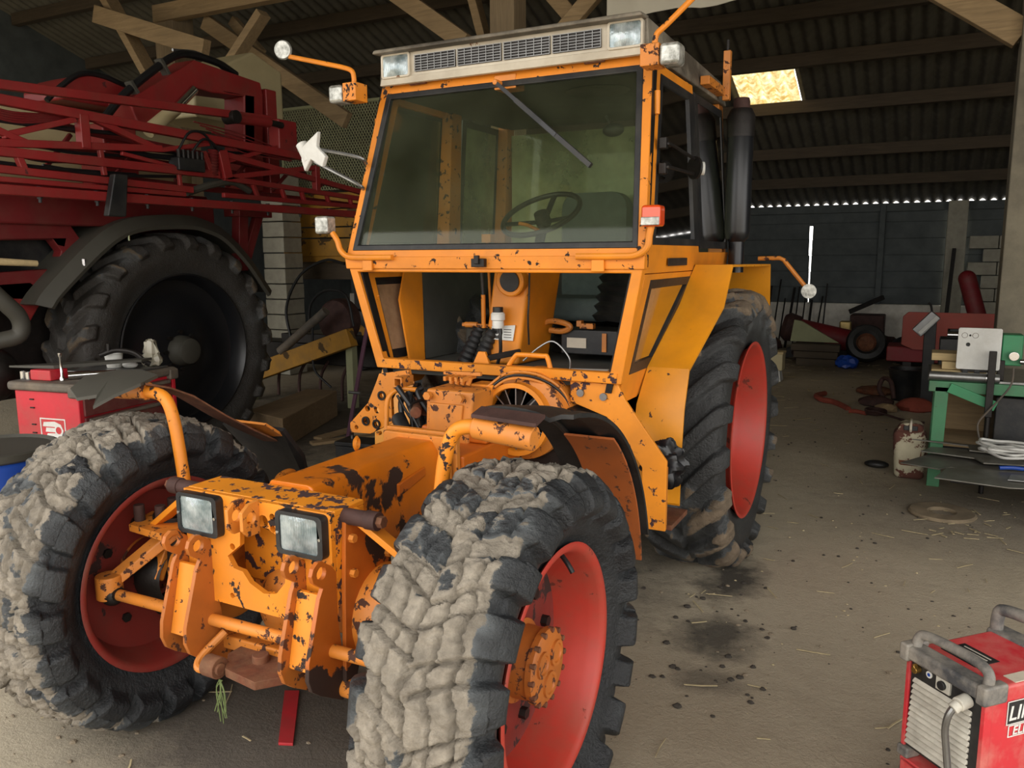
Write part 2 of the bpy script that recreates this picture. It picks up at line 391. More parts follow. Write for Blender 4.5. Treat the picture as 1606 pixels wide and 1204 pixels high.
def sheet_mesh(name, y0, y1, w=.885, waves=5, amp=.03, th=.008, mat=None, ragged=False):
    n = waves*10; rows = 6 if ragged else 1; v = []; f = []
    L = y0-y1
    rnd = random.Random(3)
    for lay in (0, th):
        for j in range(rows+1):
            for i in range(n+1):
                x = w*i/n; t = j/rows; y = -L*t
                if ragged and j == rows: y += rnd.uniform(0, .03)
                if ragged and i == n: x -= rnd.uniform(0, .035)
                v.append((x, y, -.35*y*1 + amp*math.cos(2*PI*waves*i/n) + lay))
    c = (n+1)*(rows+1)
    for j in range(rows):
        for i in range(n):
            a = j*(n+1)+i; f += [(a+c, a+1+c, a+n+2+c, a+n+1+c)[::-1], (a, a+1, a+n+2, a+n+1)]
    me = bpy.data.meshes.new(name); me.from_pydata(v, [], f); me.materials.append(mat); me.shade_smooth(); return me
def skylight_mat():
    m, nt, b = newmat('yellowed_translucent_sheet'); nt.nodes.remove(b); out = nt.nodes['Material Output']; co = coords(nt)
    tl = N(nt, 'ShaderNodeBsdfTranslucent'); df = N(nt, 'ShaderNodeBsdfDiffuse'); mx = N(nt, 'ShaderNodeMixShader'); mx.inputs[0].default_value = .12
    c = mix(nt, ramp(nt, noise(nt, co, 9, 8, .75), .40, .60), srgb(246,240,218), srgb(208,188,138))
    c = mix(nt, ramp(nt, noise(nt, co, 16, 6, .8), .66, .70), c, srgb(70,60,40))
    nt.links.new(c, tl.inputs['Color']); nt.links.new(c, df.inputs['Color'])
    nt.links.new(tl.outputs[0], mx.inputs[1]); nt.links.new(df.outputs[0], mx.inputs[2]); nt.links.new(mx.outputs[0], out.inputs['Surface']); return m
M['skylight'] = skylight_mat()
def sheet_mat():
    # fibre cement; ridge light and shade painted as stripes along the waves
    m, nt, b = newmat('ridge_shaded_sheet'); co = coords(nt); sep = N(nt, 'ShaderNodeSeparateXYZ'); nt.links.new(co, sep.inputs[0])
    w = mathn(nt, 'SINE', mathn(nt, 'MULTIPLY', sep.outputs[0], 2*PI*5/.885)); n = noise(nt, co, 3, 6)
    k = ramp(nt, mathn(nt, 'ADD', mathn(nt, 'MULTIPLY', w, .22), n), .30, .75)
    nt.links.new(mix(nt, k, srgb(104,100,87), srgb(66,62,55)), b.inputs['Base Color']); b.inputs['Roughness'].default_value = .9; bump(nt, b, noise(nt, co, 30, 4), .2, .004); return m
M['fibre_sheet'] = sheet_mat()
ceiling = struct(empty('ceiling', (0, 9, 5)))
YB = [15.07, 13.80, 12.60, 11.36, 10.22, 8.9, 7.7, 6.4, 5.0, 3.65]
PURLINS = [13.77, 12.63, 11.17, 9.98, 8.97, 7.75, 6.5, 5.2]
for r in range(9):
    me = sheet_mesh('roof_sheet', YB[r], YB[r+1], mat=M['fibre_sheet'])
    for k in range(-8, 14):
        x = -.015 - .885*(k+1)
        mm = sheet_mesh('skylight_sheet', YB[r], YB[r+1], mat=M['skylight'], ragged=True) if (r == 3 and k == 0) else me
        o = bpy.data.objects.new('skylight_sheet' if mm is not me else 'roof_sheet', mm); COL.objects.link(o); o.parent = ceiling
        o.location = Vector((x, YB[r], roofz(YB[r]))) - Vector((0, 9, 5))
fr = MB(); zr = roofz(3.65)
for (a, b) in (((3.65, zr), (-2.3, 4.55)),):
    fr.quad8([(-12.2, a[0], a[1]), (6.8, a[0], a[1]), (6.8, b[0], b[1]), (-12.2, b[0], b[1])], [(-12.2, a[0], a[1]+.04), (6.8, a[0], a[1]+.04), (6.8, b[0], b[1]+.04), (-12.2, b[0], b[1]+.04)])
obj('front_slope', fr, M['fibre'], ceiling, smooth=0)
for i, y in enumerate(PURLINS):
    z = roofz(y) - .010
    obj('purlin', MB().box((-11.6, y-.06, z-.20), (6.3, y+.06, z-.02)), M['wood_dark'], ceiling, bevel=.006)
def timber(name, p, q, w, h, mat='wood', up=(0,0,1)): return obj(name, MB().bar(p, q, w, h, up), M[mat], ceiling, bevel=.008)
timber('tie_beam', (-7.75, 6.05, 5.10), (4.6, 6.05, 5.02), .14, .22)
timber('brace', (-8.05, 5.5, 5.30), (-7.22, 5.5, 4.07), .10, .22, up=(0,1,0))
timber('brace', (-8.05, 5.36, 4.98), (-6.10, 5.36, 4.32), .12, .22)
timber('brace', (-5.28, 5.5, 4.66), (-6.05, 5.5, 3.98), .10, .17, up=(0,1,0))
timber('brace', (-7.05, 6.25, 4.97), (-4.7, 6.25, 3.5), .10, .20)
timber('brace', (-6.9, 6.6, 5.05), (-6.4, 6.6, 4.55), .10, .14)
timber('brace', (-4.15, 6.2, 5.05), (-2.95, 6.2, 4.20), .11, .20)
timber('brace', (-3.02, 6.4, 5.0), (-2.76, 6.4, 4.1), .10, .17, up=(0,1,0))
timber('brace', (-2.2, 6.4, 4.9), (-1.58, 6.4, 4.2), .10, .17)
timber('brace', (-1.1, 6.2, 4.75), (-1.85, 6.2, 4.08), .10, .17)
timber('brace', (1.2, 6.2, 4.52), (2.45, 6.2, 3.62), .12, .22)
timber('ridge_board', (-11.6, 3.65, 6.55), (6.3, 3.65, 6.55), .06, .3, 'wood_dark')

pillar_data = [(-7.60, 6.2, .36, 5.1), (-2.40, 6.2, .30, 5.1), (2.60, 6.2, .32, 5.05)]
for x, y, w, h in pillar_data:
    struct(obj('pillar', MB().box((x-w/2, y-w/2, -.02), (x+w/2, y+w/2, h)), M['post' if x > 0 else 'wood_z'], bevel=.012))

wall_back = struct(empty('wall_back', (-2, 15.1, 0)))
obj('plinth', MB().box((-12, 14.95, -.05), (6.6, 15.25, .86)), M['plinth'], wall_back, bevel=.02)
nb = 6; hz = (2.72-.86)/nb
for (xa, xb, side) in ((-12, -6.3, 0), (-6.3, -3.2, 0), (-3.2, -.25, 1), (-.25, 2.13, 2), (2.37, 4.6, 0), (4.6, 6.6, 0)):
    for i in range(nb):
        z0 = .86 + i*hz; j = random.uniform(0, .014)
        # the boards stop short of one another at one joint: daylight shows in the slit, wider towards the eaves
        b = xb - ((.012+.005*i+(.012 if i >= 3 else 0)) if side == 1 else 0); a = xa + ((.008+.003*i) if side == 2 else 0)
        if i == nb-1 and side == 1: b = -.235
        if i == nb-1 and side == 2: a = -.24
        obj('plank', MB().box((a, 15.02-j, z0+.006), (b, 15.05, z0+hz-.004)), M['wallboard'], wall_back, bevel=.006)
        obj('plank', MB().box((a, 15.05, z0-.05), (b, 15.075, z0+.05)), M['wallboard'], wall_back)
for x in (-9.2, -6.3, -3.2, 1.02): obj('stud', MB().box((x-.05, 14.88, .86), (x+.05, 15.0, 2.74)), M['wallboard'], wall_back, bevel=.006)
obj('wall_plate', MB().box((-12, 14.93, 2.60), (6.6, 15.04, 2.755)), M['wallboard'], wall_back, bevel=.01)
struct(obj('pillar', MB().box((2.10, 14.6, 0), (2.42, 14.94, 2.75)), M['block'], bevel=.012))
# rough block wall to the right of the rear pillar, laid in courses
wb = empty('blockwork', (3.6, 14.8, 0), wall_back)
wall_left = struct(empty('wall_left', (-11.8, 5, 0)))
wall_right = struct(empty('wall_right', (6.4, 5, 0)))
obj('blockwork', MB().box((-12.0, -2.3, -.05), (-11.75, 15.2, 6.7)), M['wallboard'], wall_left)
obj('blockwork', MB().box((6.4, 2.6, -.05), (6.65, 15.2, 6.7)), M['wallboard'], wall_right)
obj('gable_boarding', MB().box((6.4, -2.3, 4.2), (6.65, 2.6, 6.7)), M['wallboard'], wall_right)
bpy.data.objects.remove(wb)
for c in range(9):
    for k in range(6):
        x0 = 2.48 + .46*k + (.23 if c % 2 else 0); 
        obj('brick', MB().box((x0, 14.72+random.uniform(-.01,.01), .02+c*.235), (x0+.448, 14.93, .02+c*.235+.223)), M['block'], wall_back, bevel=.008, seg=1)

# ------------------------------------------------------------------ tyres (numpy relief on a real section)
def vnoise(p, seed=0):
    p = np.asarray(p); i = np.floor(p).astype(np.int64); f = p - i; f = f*f*(3-2*f); out = 0
    def h(a):
        n = (a[:,0]*73856093 ^ a[:,1]*19349663 ^ a[:,2]*83492791 ^ (seed*2654435761)) & 0x7fffffff
        n = (n*1103515245 + 12345) & 0x7fffffff; n = (n ^ (n >> 13))*1274126177 & 0x7fffffff
        return (n & 0xffff)/65535.0
    for dx in (0,1):
        for dy in (0,1):
            for dz in (0,1):
                w = (f[:,0] if dx else 1-f[:,0])*(f[:,1] if dy else 1-f[:,1])*(f[:,2] if dz else 1-f[:,2])
                out = out + w*h(i+np.array([dx,dy,dz]))
    return out
def fbm(p, o=4, seed=0):
    s = 0; a = .5; t = 0
    for k in range(o): s = s + a*vnoise(np.asarray(p)*2**k, seed+k); t += a; a *= .55
    return s/t
def sst(a, b, x): t = np.clip((x-a)/(b-a), 0, 1); return t*t*(3-2*t)

def tyre_mesh(name, R, w, rim, rim_w, lugs, lug_h, slope, frac, mudfill=0.0, mudtop=0.0, blocks=False, nth=720, mat=None, seed=1, side_mud=0.0, facing=1):
    Rb = R - lug_h
    half = [(.5*rim_w, rim-.012), (.5*rim_w+.006, rim+.02), (.47*w, rim+.30*(Rb-rim)), (.50*w, rim+.52*(Rb-rim)), (.485*w, rim+.78*(Rb-rim)), (.455*w, Rb-.030), (.42*w, Rb-.012), (.28*w, Rb-.002), (0, Rb)]
    pts = [Vector((a, r, 0)) for a, r in half]; pts = pts + [Vector((-p.x, p.y, 0)) for p in reversed(pts[:-1])]
    pts = [pts[0]] + catmull(pts, 8)[1:]
    # resample finely over the tread, coarsely on the walls
    a = np.array([(p.x, p.y) for p in pts]); d = np.r_[0, np.cumsum(np.hypot(*np.diff(a, axis=0).T))]
    wt = np.where(a[:,1] > rim+.45*(Rb-rim), 3.0, 1.0); cw = np.r_[0, np.cumsum(np.diff(d)*.5*(wt[1:]+wt[:-1]))]
    ns = 84; ds = np.interp(np.linspace(0, cw[-1], ns), cw, d); A = np.interp(ds, d, a[:,0]); Rr = np.interp(ds, d, a[:,1])
    ta = np.gradient(A); tr = np.gradient(Rr); ln = np.hypot(ta, tr); na, nr = -tr/ln, ta/ln
    if nr[ns//2] < 0: na, nr = -na, -nr
    th = np.linspace(0, 2*PI, nth, endpoint=False)
    TH, AA = np.meshgrid(th, A, indexing='ij'); RR = np.meshgrid(th, Rr, indexing='ij')[1]; NA = np.meshgrid(th, na, indexing='ij')[1]; NR = np.meshgrid(th, nr, indexing='ij')[1]
    q = np.abs(AA)/(.5*w); sgn = np.sign(AA+1e-9)
    P = np.c_[(AA).ravel()*1, (RR*np.cos(TH)).ravel(), (RR*np.sin(TH)).ravel()]
    n_lo = fbm(P*9, 4, seed).reshape(TH.shape); n_hi = fbm(P*34, 4, seed+9).reshape(TH.shape); n_big = fbm(P*3.2, 3, seed+20).reshape(TH.shape); n_fine = fbm(P*80, 2, seed+40).reshape(TH.shape)
    ph = lugs*TH/(2*PI) + (sgn > 0)*.5 + slope*q*sgn*0 + slope*q + (n_lo-.5)*.34*(mudfill > 0)+(n_big-.5)*.25*(mudfill > 0)
    fr = ph - np.floor(ph); dl = np.abs(fr-.5)
    fr_w = frac*(.5+.04*q)
    lug = 1 - sst(fr_w-.045, fr_w+.045, dl)
    depth = Rb-RR
    tread = 1 - sst(.060, .105, depth)             # fades out down the sidewall
    lug = lug*tread*sst(-.02, .05, q)*1.0
    if not blocks: lug = np.maximum(lug, (1-sst(.0, .10, q))*.0)
    crack = np.zeros_like(q)
    if blocks:
        # gaps between the three rows of tread blocks
        for q0 in (.0, .36, .70):
            crack = np.maximum(crack, 1-sst(.012, .040, np.abs(AA/(.5*w)-(q0 if q0 == 0 else q0*sgn)+(n_lo-.5)*.42)))
    hgt = lug*lug_h
    mud = np.zeros_like(q)
    if mudfill > 0:
        cover = (1-sst(.74, .94, q + (n_lo-.5)*.40))*tread
        fill = lug_h*mudfill*cover*(.70+.6*n_lo)
        groove = 1-sst(.0, .055, np.abs(dl-fr_w))
        brk = sst(.30, .52, n_big*.6+n_lo*.4)
        hgt = np.maximum(hgt, fill) - groove*cover*lug_h*.50*brk - crack*cover*lug_h*.55*sst(.25,.5,n_big*.5+n_lo*.5)
        clod = cover*sst(.38, .54, n_lo*.55+n_big*.45+.05*(1-lug))
        hgt = hgt + clod*(.014*n_hi+.003) + cover*(n_hi-.5)*.016 + cover*(n_fine-.5)*.010
        mud = np.maximum(cover*(1-lug)*.9, clod); mud = np.maximum(mud, cover*.55*sst(.45,.6,n_hi)); mud = np.maximum(mud, groove*cover)
    elif mudtop > 0:
        band = sst(.50, .60, n_lo*.55+n_big*.5)*lug*sst(.15, .3, q)
        hgt = hgt + band*(.012*n_hi+.004); mud = np.maximum(mud, band*mudtop)
        mud = np.maximum(mud, sst(.55, .7, n_big)*.55*tread)
    if side_mud: mud = np.maximum(mud, side_mud*sst(.5,.75,n_big)*sst(.0,.02,RR-rim-.06))
    X = AA + NA*hgt*1.0; Q = RR + NR*hgt
    Y = Q*np.cos(TH); Z = Q*np.sin(TH)
    v = np.stack([X, Y, Z], -1).reshape(-1, 3)
    i = np.arange(nth)[:,None]; j = np.arange(ns-1)[None,:]
    f = np.stack([i*ns+j, i*ns+j+1, ((i+1)%nth)*ns+j+1, ((i+1)%nth)*ns+j], -1).reshape(-1, 4)
    me = bpy.data.meshes.new(name); me.vertices.add(len(v)); me.vertices.foreach_set('co', v.ravel())
    me.loops.add(f.size); me.loops.foreach_set('vertex_index', f.ravel().astype(np.int32))
    me.polygons.add(len(f)); me.polygons.foreach_set('loop_start', np.arange(0, f.size, 4, dtype=np.int32))
    me.update(calc_edges=True); me.validate()
    at = me.attributes.new('mud', 'FLOAT', 'POINT'); at.data.foreach_set('value', np.clip(mud, 0, 1).ravel().astype(np.float32))
    me.materials.append(mat); me.shade_smooth(); return me
def mesh_obj(name, me, loc, parent, rot=(0,0,0)):
    o = bpy.data.objects.new(name, me); COL.objects.link(o); o.parent = parent; o.location = Vector(loc)-org(parent); o.rotation_euler = rot; ORG[o.name] = Vector(loc); return o

# ------------------------------------------------------------------ the orange tractor: wheels
tractor = thing('tractor', (0, 1.3, 0), 'orange four wheel drive tractor without its bonnet, muddy front tyres', 'tractor')
FR, FRIM, FW, FX = .597, .372, .355, .845
def wheel_hub(c, s, parent):
    # s: +1 outer side towards +x. orange reduction hub with a ring of bolts on the outer face
    h = obj('hub', MB().lathe([(-.03*s,.128),(.02*s,.128),(.025*s,.112),(.088*s,.109),(.090*s,.117),(.110*s,.117),(.116*s,.107),(.116*s,.0)], c, (1,0,0), 36), M['orange_grimy_shaded'], parent)
    for k in range(14):
        t = 2*PI*k/14; p = Vector(c)+Vector((.104*s, .113*math.cos(t), .113*math.sin(t)))
        obj('bolt', MB().cyl(p, p+Vector((.016*s,0,0)), .009, n=6), M['rust'], h)
    for k in range(3):
        t = 2*PI*k/3+.5; p = Vector(c)+Vector((.116*s, .054*math.cos(t), .054*math.sin(t)))
        obj('cover', MB().lathe([(0,.040),(.008*s,.040),(.008*s,.030),(.003*s,.028),(.003*s,0)], p, (1,0,0), 20), M['orange_grimy_shaded'], h)
    return h
def front_wheel(x, s, seed):
    w = empty('front_wheel', (x, 0, FR), tractor); c = (x, 0, FR)
    me = tyre_mesh('tyre', FR+.008, FW, FRIM, .27, 21, .050, .55, .62, mudfill=.80, mudtop=1.0, blocks=True, mat=M['tyre_mud'], seed=seed)
    mesh_obj('tyre', me, c, w, (seed*.3, 0, 0 if s > 0 else PI))
    o = s
    rim = obj('rim', MB().lathe([(.148*o,FRIM+.006),(.156*o,FRIM+.012),(.160*o,FRIM+.004),(.156*o,FRIM-.010),(.140*o,FRIM-.022),(.10*o,FRIM-.028),(.02*o,FRIM-.050),(-.015*o,FRIM-.055),(-.03*o,FRIM-.058),(-.04*o,FRIM-.056),(-.10*o,FRIM-.035),(-.140*o,FRIM-.022),(-.156*o,FRIM-.010),(-.160*o,FRIM+.004),(-.156*o,FRIM+.012),(-.148*o,FRIM+.006)], c, (1,0,0), 72),
        M['red_rim'] if s > 0 else M['red_rim_shaded'], w, smooth=50)
    obj('wheel_disc', MB().lathe([(-.012*o,FRIM-.052),(-.02*o,.30),(-.010*o,.24),(.0,.20),(.0,.0),(-.016*o,.0),(-.016*o,.20),(-.03*o,.28),(-.034*o,FRIM-.052)], c, (1,0,0), 72), M['red_disc'], w, smooth=50)
    for k in range(8):
        t = 2*PI*k/8+.2; p = Vector(c)+Vector((.0, .205*math.cos(t), .205*math.sin(t)))
        obj('wheel_nut', MB().cyl(p-Vector((.03*o,0,0)), p+Vector((.022*o,0,0)), .019, n=6), M['dark_metal'], w)
    if s > 0:
        obj('valve', MB().tube([Vector(c)+Vector((.10, .12, .315)), Vector(c)+Vector((.13,.105,.295)), Vector(c)+Vector((.15,.10,.27))], .008), M['black'], w)
    wheel_hub(Vector(c)+Vector((.0,0,0)), o, w)
    return w
front_wheel(FX, 1, 4); front_wheel(-FX, -1, 11)
RR_, RRIM, RW, RX, WB = .806, .508, .43, .81, 2.69
def rear_wheel(x, s, seed):
    w = empty('rear_wheel', (x, WB, RR_), tractor); c = (x, WB, RR_)
    me = tyre_mesh('tyre', RR_+.01, RW, RRIM, .36, 20, .045, .95, .42, mudtop=1.0, mat=M['tyre_rear'], seed=seed, side_mud=.5)
    mesh_obj('tyre', me, c, w, (seed*.31, 0, 0 if s > 0 else PI))
    obj('rim', MB().lathe([(.205*s,RRIM+.006),(.214*s,RRIM+.012),(.218*s,RRIM+.004),(.214*s,RRIM-.008),(.200*s,RRIM-.016),(.15*s,RRIM-.04),(.06*s,RRIM-.075),(.0*s,RRIM-.09),(-.03*s,.36),(-.03*s,.28),(-.02*s,.2),(-.02*s,0),
        (-.04*s,0),(-.04*s,.2),(-.05*s,.36),(-.02*s,RRIM-.09),(-.15*s,RRIM-.04),(-.2*s,RRIM-.016),(-.216*s,RRIM+.004),(-.205*s,RRIM+.006)], c, (1,0,0), 84), M['red_rim'], w, smooth=50)
    for k in range(8):
        t = 2*PI*k/8; p = Vector(c)+Vector((-.025*s, .14*math.cos(t), .14*math.sin(t)))
        obj('wheel_nut', MB().cyl(p, p+Vector((.03*s,0,0)), .018, n=6), M['dark_metal'], w)
    obj('hub', MB().lathe([(-.03*s,.16),(-.02*s,.15),(.015*s,.12),(.02*s,0)], c, (1,0,0), 28), M['red_disc'], w)
    return w
rear_wheel(RX, 1, 5); rear_wheel(-RX, -1, 8)

# ------------------------------------------------------------------ the tractor: front frame and axle
T = tractor
def part(name, mb, mat, parent=None, **k): return obj(name, mb, M[mat] if isinstance(mat, str) else mat, parent or T, **k)
def YZ(x, poly, th, holes=()):            # plate standing in the y-z plane, outline given as (y, z)
    return MB().plate([(a, b) for a, b in poly], (x, 0, 0), (0,1,0), (0,0,1), th, holes)
def XZ(y, poly, th, holes=()):            # plate facing the camera, outline given as (x, z), thickness runs towards -y
    return MB().plate(poly, (0, y, 0), (1,0,0), (0,0,1), th, holes)
# front plate with its big cut-out and lug
cut = [(-.125,.838),(-.100,.800),(-.060,.795),(-.030,.760),(.03,.735),(.085,.745),(.125,.79),(.135,.86),(.125,.93),(.075,.96),(-.02,.975),(-.06,.94),(-.065,.885)]
smallholes = [circle(.085,1.005,.012,10), circle(.085,.965,.012,10), circle(.045,.985,.021,12), circle(-.115,.70,.010,8), circle(-.10,.875,.012,8)]
fp = part('front_plate', XZ(-.20, [(-.315,1.05),(.325,1.05),(.325,.72),(.17,.665),(-.20,.665),(-.315,.72)], .02, [cut]+smallholes), 'orange_chipped', bevel=.003)
part('frame_head', MB().box((-.315,-.20,1.035),(.325,-.055,1.052)).box((-.315,-.20,.74),(-.298,-.055,1.035)).box((.308,-.20,.74),(.325,-.055,1.035)).box((-.2,-.075,.70),(.2,-.055,1.035)), 'orange_sill', bevel=.003)
for x in (-.046, .017):
    part('lug', YZ(x, [(-.22,1.056),(-.22,.945),(-.270,.945),(-.293,.970),(-.293,1.030),(-.262,1.052)], .014, [circle(-.256,1.004,.020,16)]), 'orange_worn', bevel=.002)
# headlamps
for cx in (-.224, .222):
    h = part('headlamp', MB().plate(rrect(cx-.094,.905,cx+.094,1.046,.018), (0,-.22,0), (1,0,0), (0,0,1), .032, [rrect(cx-.078,.919,cx+.074,1.034,.012)]), 'black', bevel=.004)
    v = MB(); n = 8                                   # slightly domed ribbed glass
    for j in range(n+1):
        for i in range(n+1):
            a, b = i/n*2-1, j/n*2-1; v.v.append((cx-.002+a*.0765, -.247-.008*(1-a*a)*(1-b*b), .9765+b*.058))
    for j in range(n):
        for i in range(n): k = j*(n+1)+i; v.f.append((k, k+1, k+n+2, k+n+1))
    part('lamp_glass', v, 'lampglass', h)
    for sx in (-1, 1): part('screw', MB().cyl((cx+sx*.085,-.252,.975), (cx+sx*.085,-.256,.975), .005, n=8), 'chrome', h)
# four cheek plates in two pairs, each with an ear and an eye
def cheek(x, th):
    o = [(-.225,.885),(-.265,.915)] + [(-.270+.046*math.cos(t), .880+.040*math.sin(t)) for t in (1.9,2.5,3.1,3.7,4.2)] + [(-.268,.828),(-.285,.800),(-.345,.615),(-.350,.560),(-.335,.520),(-.300,.490),(-.200,.425),(-.150,.420),(-.140,.47),(-.185,.56),(-.205,.70),(-.205,.86)]
    return part('cheek_plate', YZ(x-th/2, o, th, [circle(-.272,.878,.021,14)]), 'orange_oily' if x > .25 else 'orange_grimy_shaded', bevel=.003)
for x in (-.320, -.208, .208, .318): cheek(x, .016)
for x0, x1 in ((-.312,-.216),(.216,.310)):
    part('web_plate', MB().quad8([(x0,-.262,.80),(x1,-.262,.80),(x1,-.318,.565),(x0,-.318,.565)], [(x0,-.248,.80),(x1,-.248,.80),(x1,-.304,.565),(x0,-.304,.565)]), 'orange_chipped', bevel=.002)
# side plates bolted behind the head plate
for s in (-1, 1):
    sp = part('side_plate', YZ(s*.335-.008, [(-.17,1.035),(-.10,1.00),(.06,.875),(.06,.80),(-.06,.72),(-.16,.43),(-.20,.43),(-.185,.80)], .016), 'orange_oily' if s > 0 else 'orange_chipped', bevel=.003)
    for y, z in ((-.15,.955),(-.15,.84),(.035,.845),(-.10,.99)):
        part('bolt', MB().cyl((s*.335,y,z),(s*(.335+.026),y,z), .014, n=6), 'orange_worn', sp)
    pn = part('pin', MB().cyl((s*.30,-.15,1.025),(s*.415,-.15,1.025), .026, n=18).cyl((s*.41,-.15,1.025),(s*.455,-.15,1.025), .030, n=18), 'rust_dark', bevel=.002)
    part('nut', MB().cyl((s*.452,-.15,1.025),(s*.475,-.15,1.025), .019, n=6), 'rust', pn)
    lp = part('lower_pin', MB().cyl((s*.30,-.185,.462),(s*.40,-.185,.462), .030, n=20), 'orange_worn')
    part('pin_ring', MB().lathe([(0,.033),(.018*s,.033),(.018*s,.015),(.0,.015)], (s*.398,-.185,.462), (1,0,0), 20, True), 'dark_metal', lp)
part('tie_rod', MB().cyl((-.70,-.235,.595),(.66,-.235,.615), .021, n=16), 'orange_worn')
part('tie_rod_clamp', MB().cyl((-.74,-.235,.593),(-.68,-.235,.596), .026, n=12), 'dark_metal')
part('tie_rod_clamp', MB().cyl((.64,-.235,.614),(.69,-.235,.616), .026, n=12), 'dark_metal')
part('lower_crossbar', MB().bar((-.30,-.17,.50),(.30,-.17,.51), .05, .05), 'orange_worn', bevel=.008)
part('drawbar_jaw', MB().plate([(-.05,-.33),(.10,-.35),(.16,-.28),(.16,-.10),(-.12,-.10),(-.12,-.25)], (0,0,.475), (1,0,0), (0,1,0), .03).cyl((.02,-.24,.44),(.02,-.24,.53), .028, n=14), 'rust', bevel=.004)
part('hook', MB().tube([(-.16,-.22,.56),(-.19,-.30,.50),(-.17,-.33,.475),(-.12,-.30,.48)], .014), 'orange_worn')
part('pivot_boss', MB().cyl((-.13,-.33,.50),(-.07,-.33,.50), .036, n=18).cyl((-.135,-.335,.50),(-.06,-.335,.50), .02, n=12), 'rust', bevel=.003)
part('lower_gusset', MB().bar((-.18,-.14,.655),(.30,-.05,.60), .05, .05), 'orange_worn', bevel=.005)
# front axle: beam, trumpet housings, knuckles, steering arms
part('axle_beam', MB().cyl((-.52,0,.64),(.52,0,.64), .085, n=24).sphere((0,.02,.62), .17, 24, 14), 'orange_worn')
for s in (-1, 1):
    part('axle_housing', MB().lathe([(0,.0),(0,.13),(.02,.16),(.10,.165),(.17,.14),(.22,.11),(.28,.10),(.28,0)], (s*.30,.0,.655), (s,0,0), 32), 'orange_worn')
    kn = part('knuckle', MB().cyl((s*.62,-.01,.46),(s*.62,-.01,.84), .055, n=18).cyl((s*.62,-.01,.80),(s*.62,-.01,.86), .085, n=18).lathe([(0,.11),(.03,.13),(.12,.13),(.14,.11)], (s*.62,0,.60), (s,0,0), 28), 'dark_metal', bevel=.004)
    part('steering_arm', MB().quad8([(s*.60,-.05,.84),(s*.54,-.05,.84),(s*.70,-.22,.66),(s*.76,-.22,.66)], [(s*.60,-.05,.79),(s*.54,-.05,.79),(s*.70,-.22,.62),(s*.76,-.22,.62)]).quad8([(s*.66,-.04,.80),(s*.61,-.04,.80),(s*.63,-.12,.62),(s*.67,-.12,.62)], [(s*.66,.0,.80),(s*.61,.0,.80),(s*.63,-.08,.60),(s*.67,-.08,.60)]), 'orange_worn', kn, bevel=.006)
    part('arm_end', MB().cyl((s*.735,-.235,.575),(s*.735,-.235,.665), .048, n=18), 'orange_worn', kn, bevel=.006)
    part('ball_joint', MB().sphere((s*.72,-.235,.59), .042, 14, 10), 'dark_metal', kn)
    part('top_plate', MB().plate([(-.10,-.15),(.10,-.13),(.16,.02),(.05,.09),(-.10,.06)] if s > 0 else [(-.16,.02),(-.10,-.13),(.10,-.15),(.10,.06),(-.05,.09)], (s*.60,-.03,.815), (1,0,0), (0,1,0), .028), 'orange_worn', kn, bevel=.004)
    part('brace_strut', MB().bar((s*.635,-.09,.83),(s*.33,-.13,1.035), .055, .022), 'orange', kn, bevel=.003)
    for dx, dy in ((-.04,-.08),(.04,-.05),(.0,.04)):
        part('bolt', MB().cyl((s*(.66)+dx,dy-.03,.84),(s*(.66)+dx,dy-.03,.905), .020, n=12), 'rust_dark', kn, bevel=.002)
# chassis beam and its rear flange
part('chassis_beam', MB().plate([(-.115,.74),(.125,.74),(.125,1.02),(.095,1.065),(-.085,1.065),(-.115,1.02)], (0,.72,0), (1,0,0), (0,0,1), .77), 'orange_beam', bevel=.012, seg=3)
part('side_recess', MB().quad8([(.126,.40,.96),(.126,.60,.985),(.126,.60,.94),(.126,.40,.90)], [(.134,.41,.955),(.134,.59,.98),(.134,.59,.945),(.134,.41,.905)]), 'orange_stained', bevel=.004)
part('lifting_eye', MB().lathe([(0,.010),(.008,.022),(0,.032),(-.008,.022)], (-.10,.45,1.085), (1,.3,0), 18, True), 'orange')
for y, w, z in ((.70,.165,1.085),(.745,.18,1.095)):
    part('flange', MB().box((-w+.01,y,.72),(w+.01,y+.032,z)), 'orange_worn', bevel=.006)
part('gearbox_case', MB().box((-.20,.78,.55),(.20,1.35,.99)).box((-.16,1.0,.99),(.19,1.30,1.05)), 'orange_stained', bevel=.012)
blk = part('pump_housing', MB().quad8([(-.125,.985,.98),(.10,.985,.98),(.10,1.20,.98),(-.125,1.20,.98)], [(-.125,1.0,1.225),(.13,1.0,1.225),(.13,1.20,1.225),(-.125,1.20,1.225)]), 'orange_worn', bevel=.012)
part('cover_plate', MB().quad8([(-.10,.976,1.03),(.065,.976,1.03),(.065,.990,1.03),(-.10,.990,1.03)], [(-.10,.980,1.165),(.08,.980,1.165),(.08,.995,1.165),(-.10,.995,1.165)]), 'orange_worn', blk, bevel=.006)
for x in (-.10, .07): part('bolt', MB().cyl((x,.985,1.197),(x,.962,1.197), .02, n=6), 'orange_worn', blk)
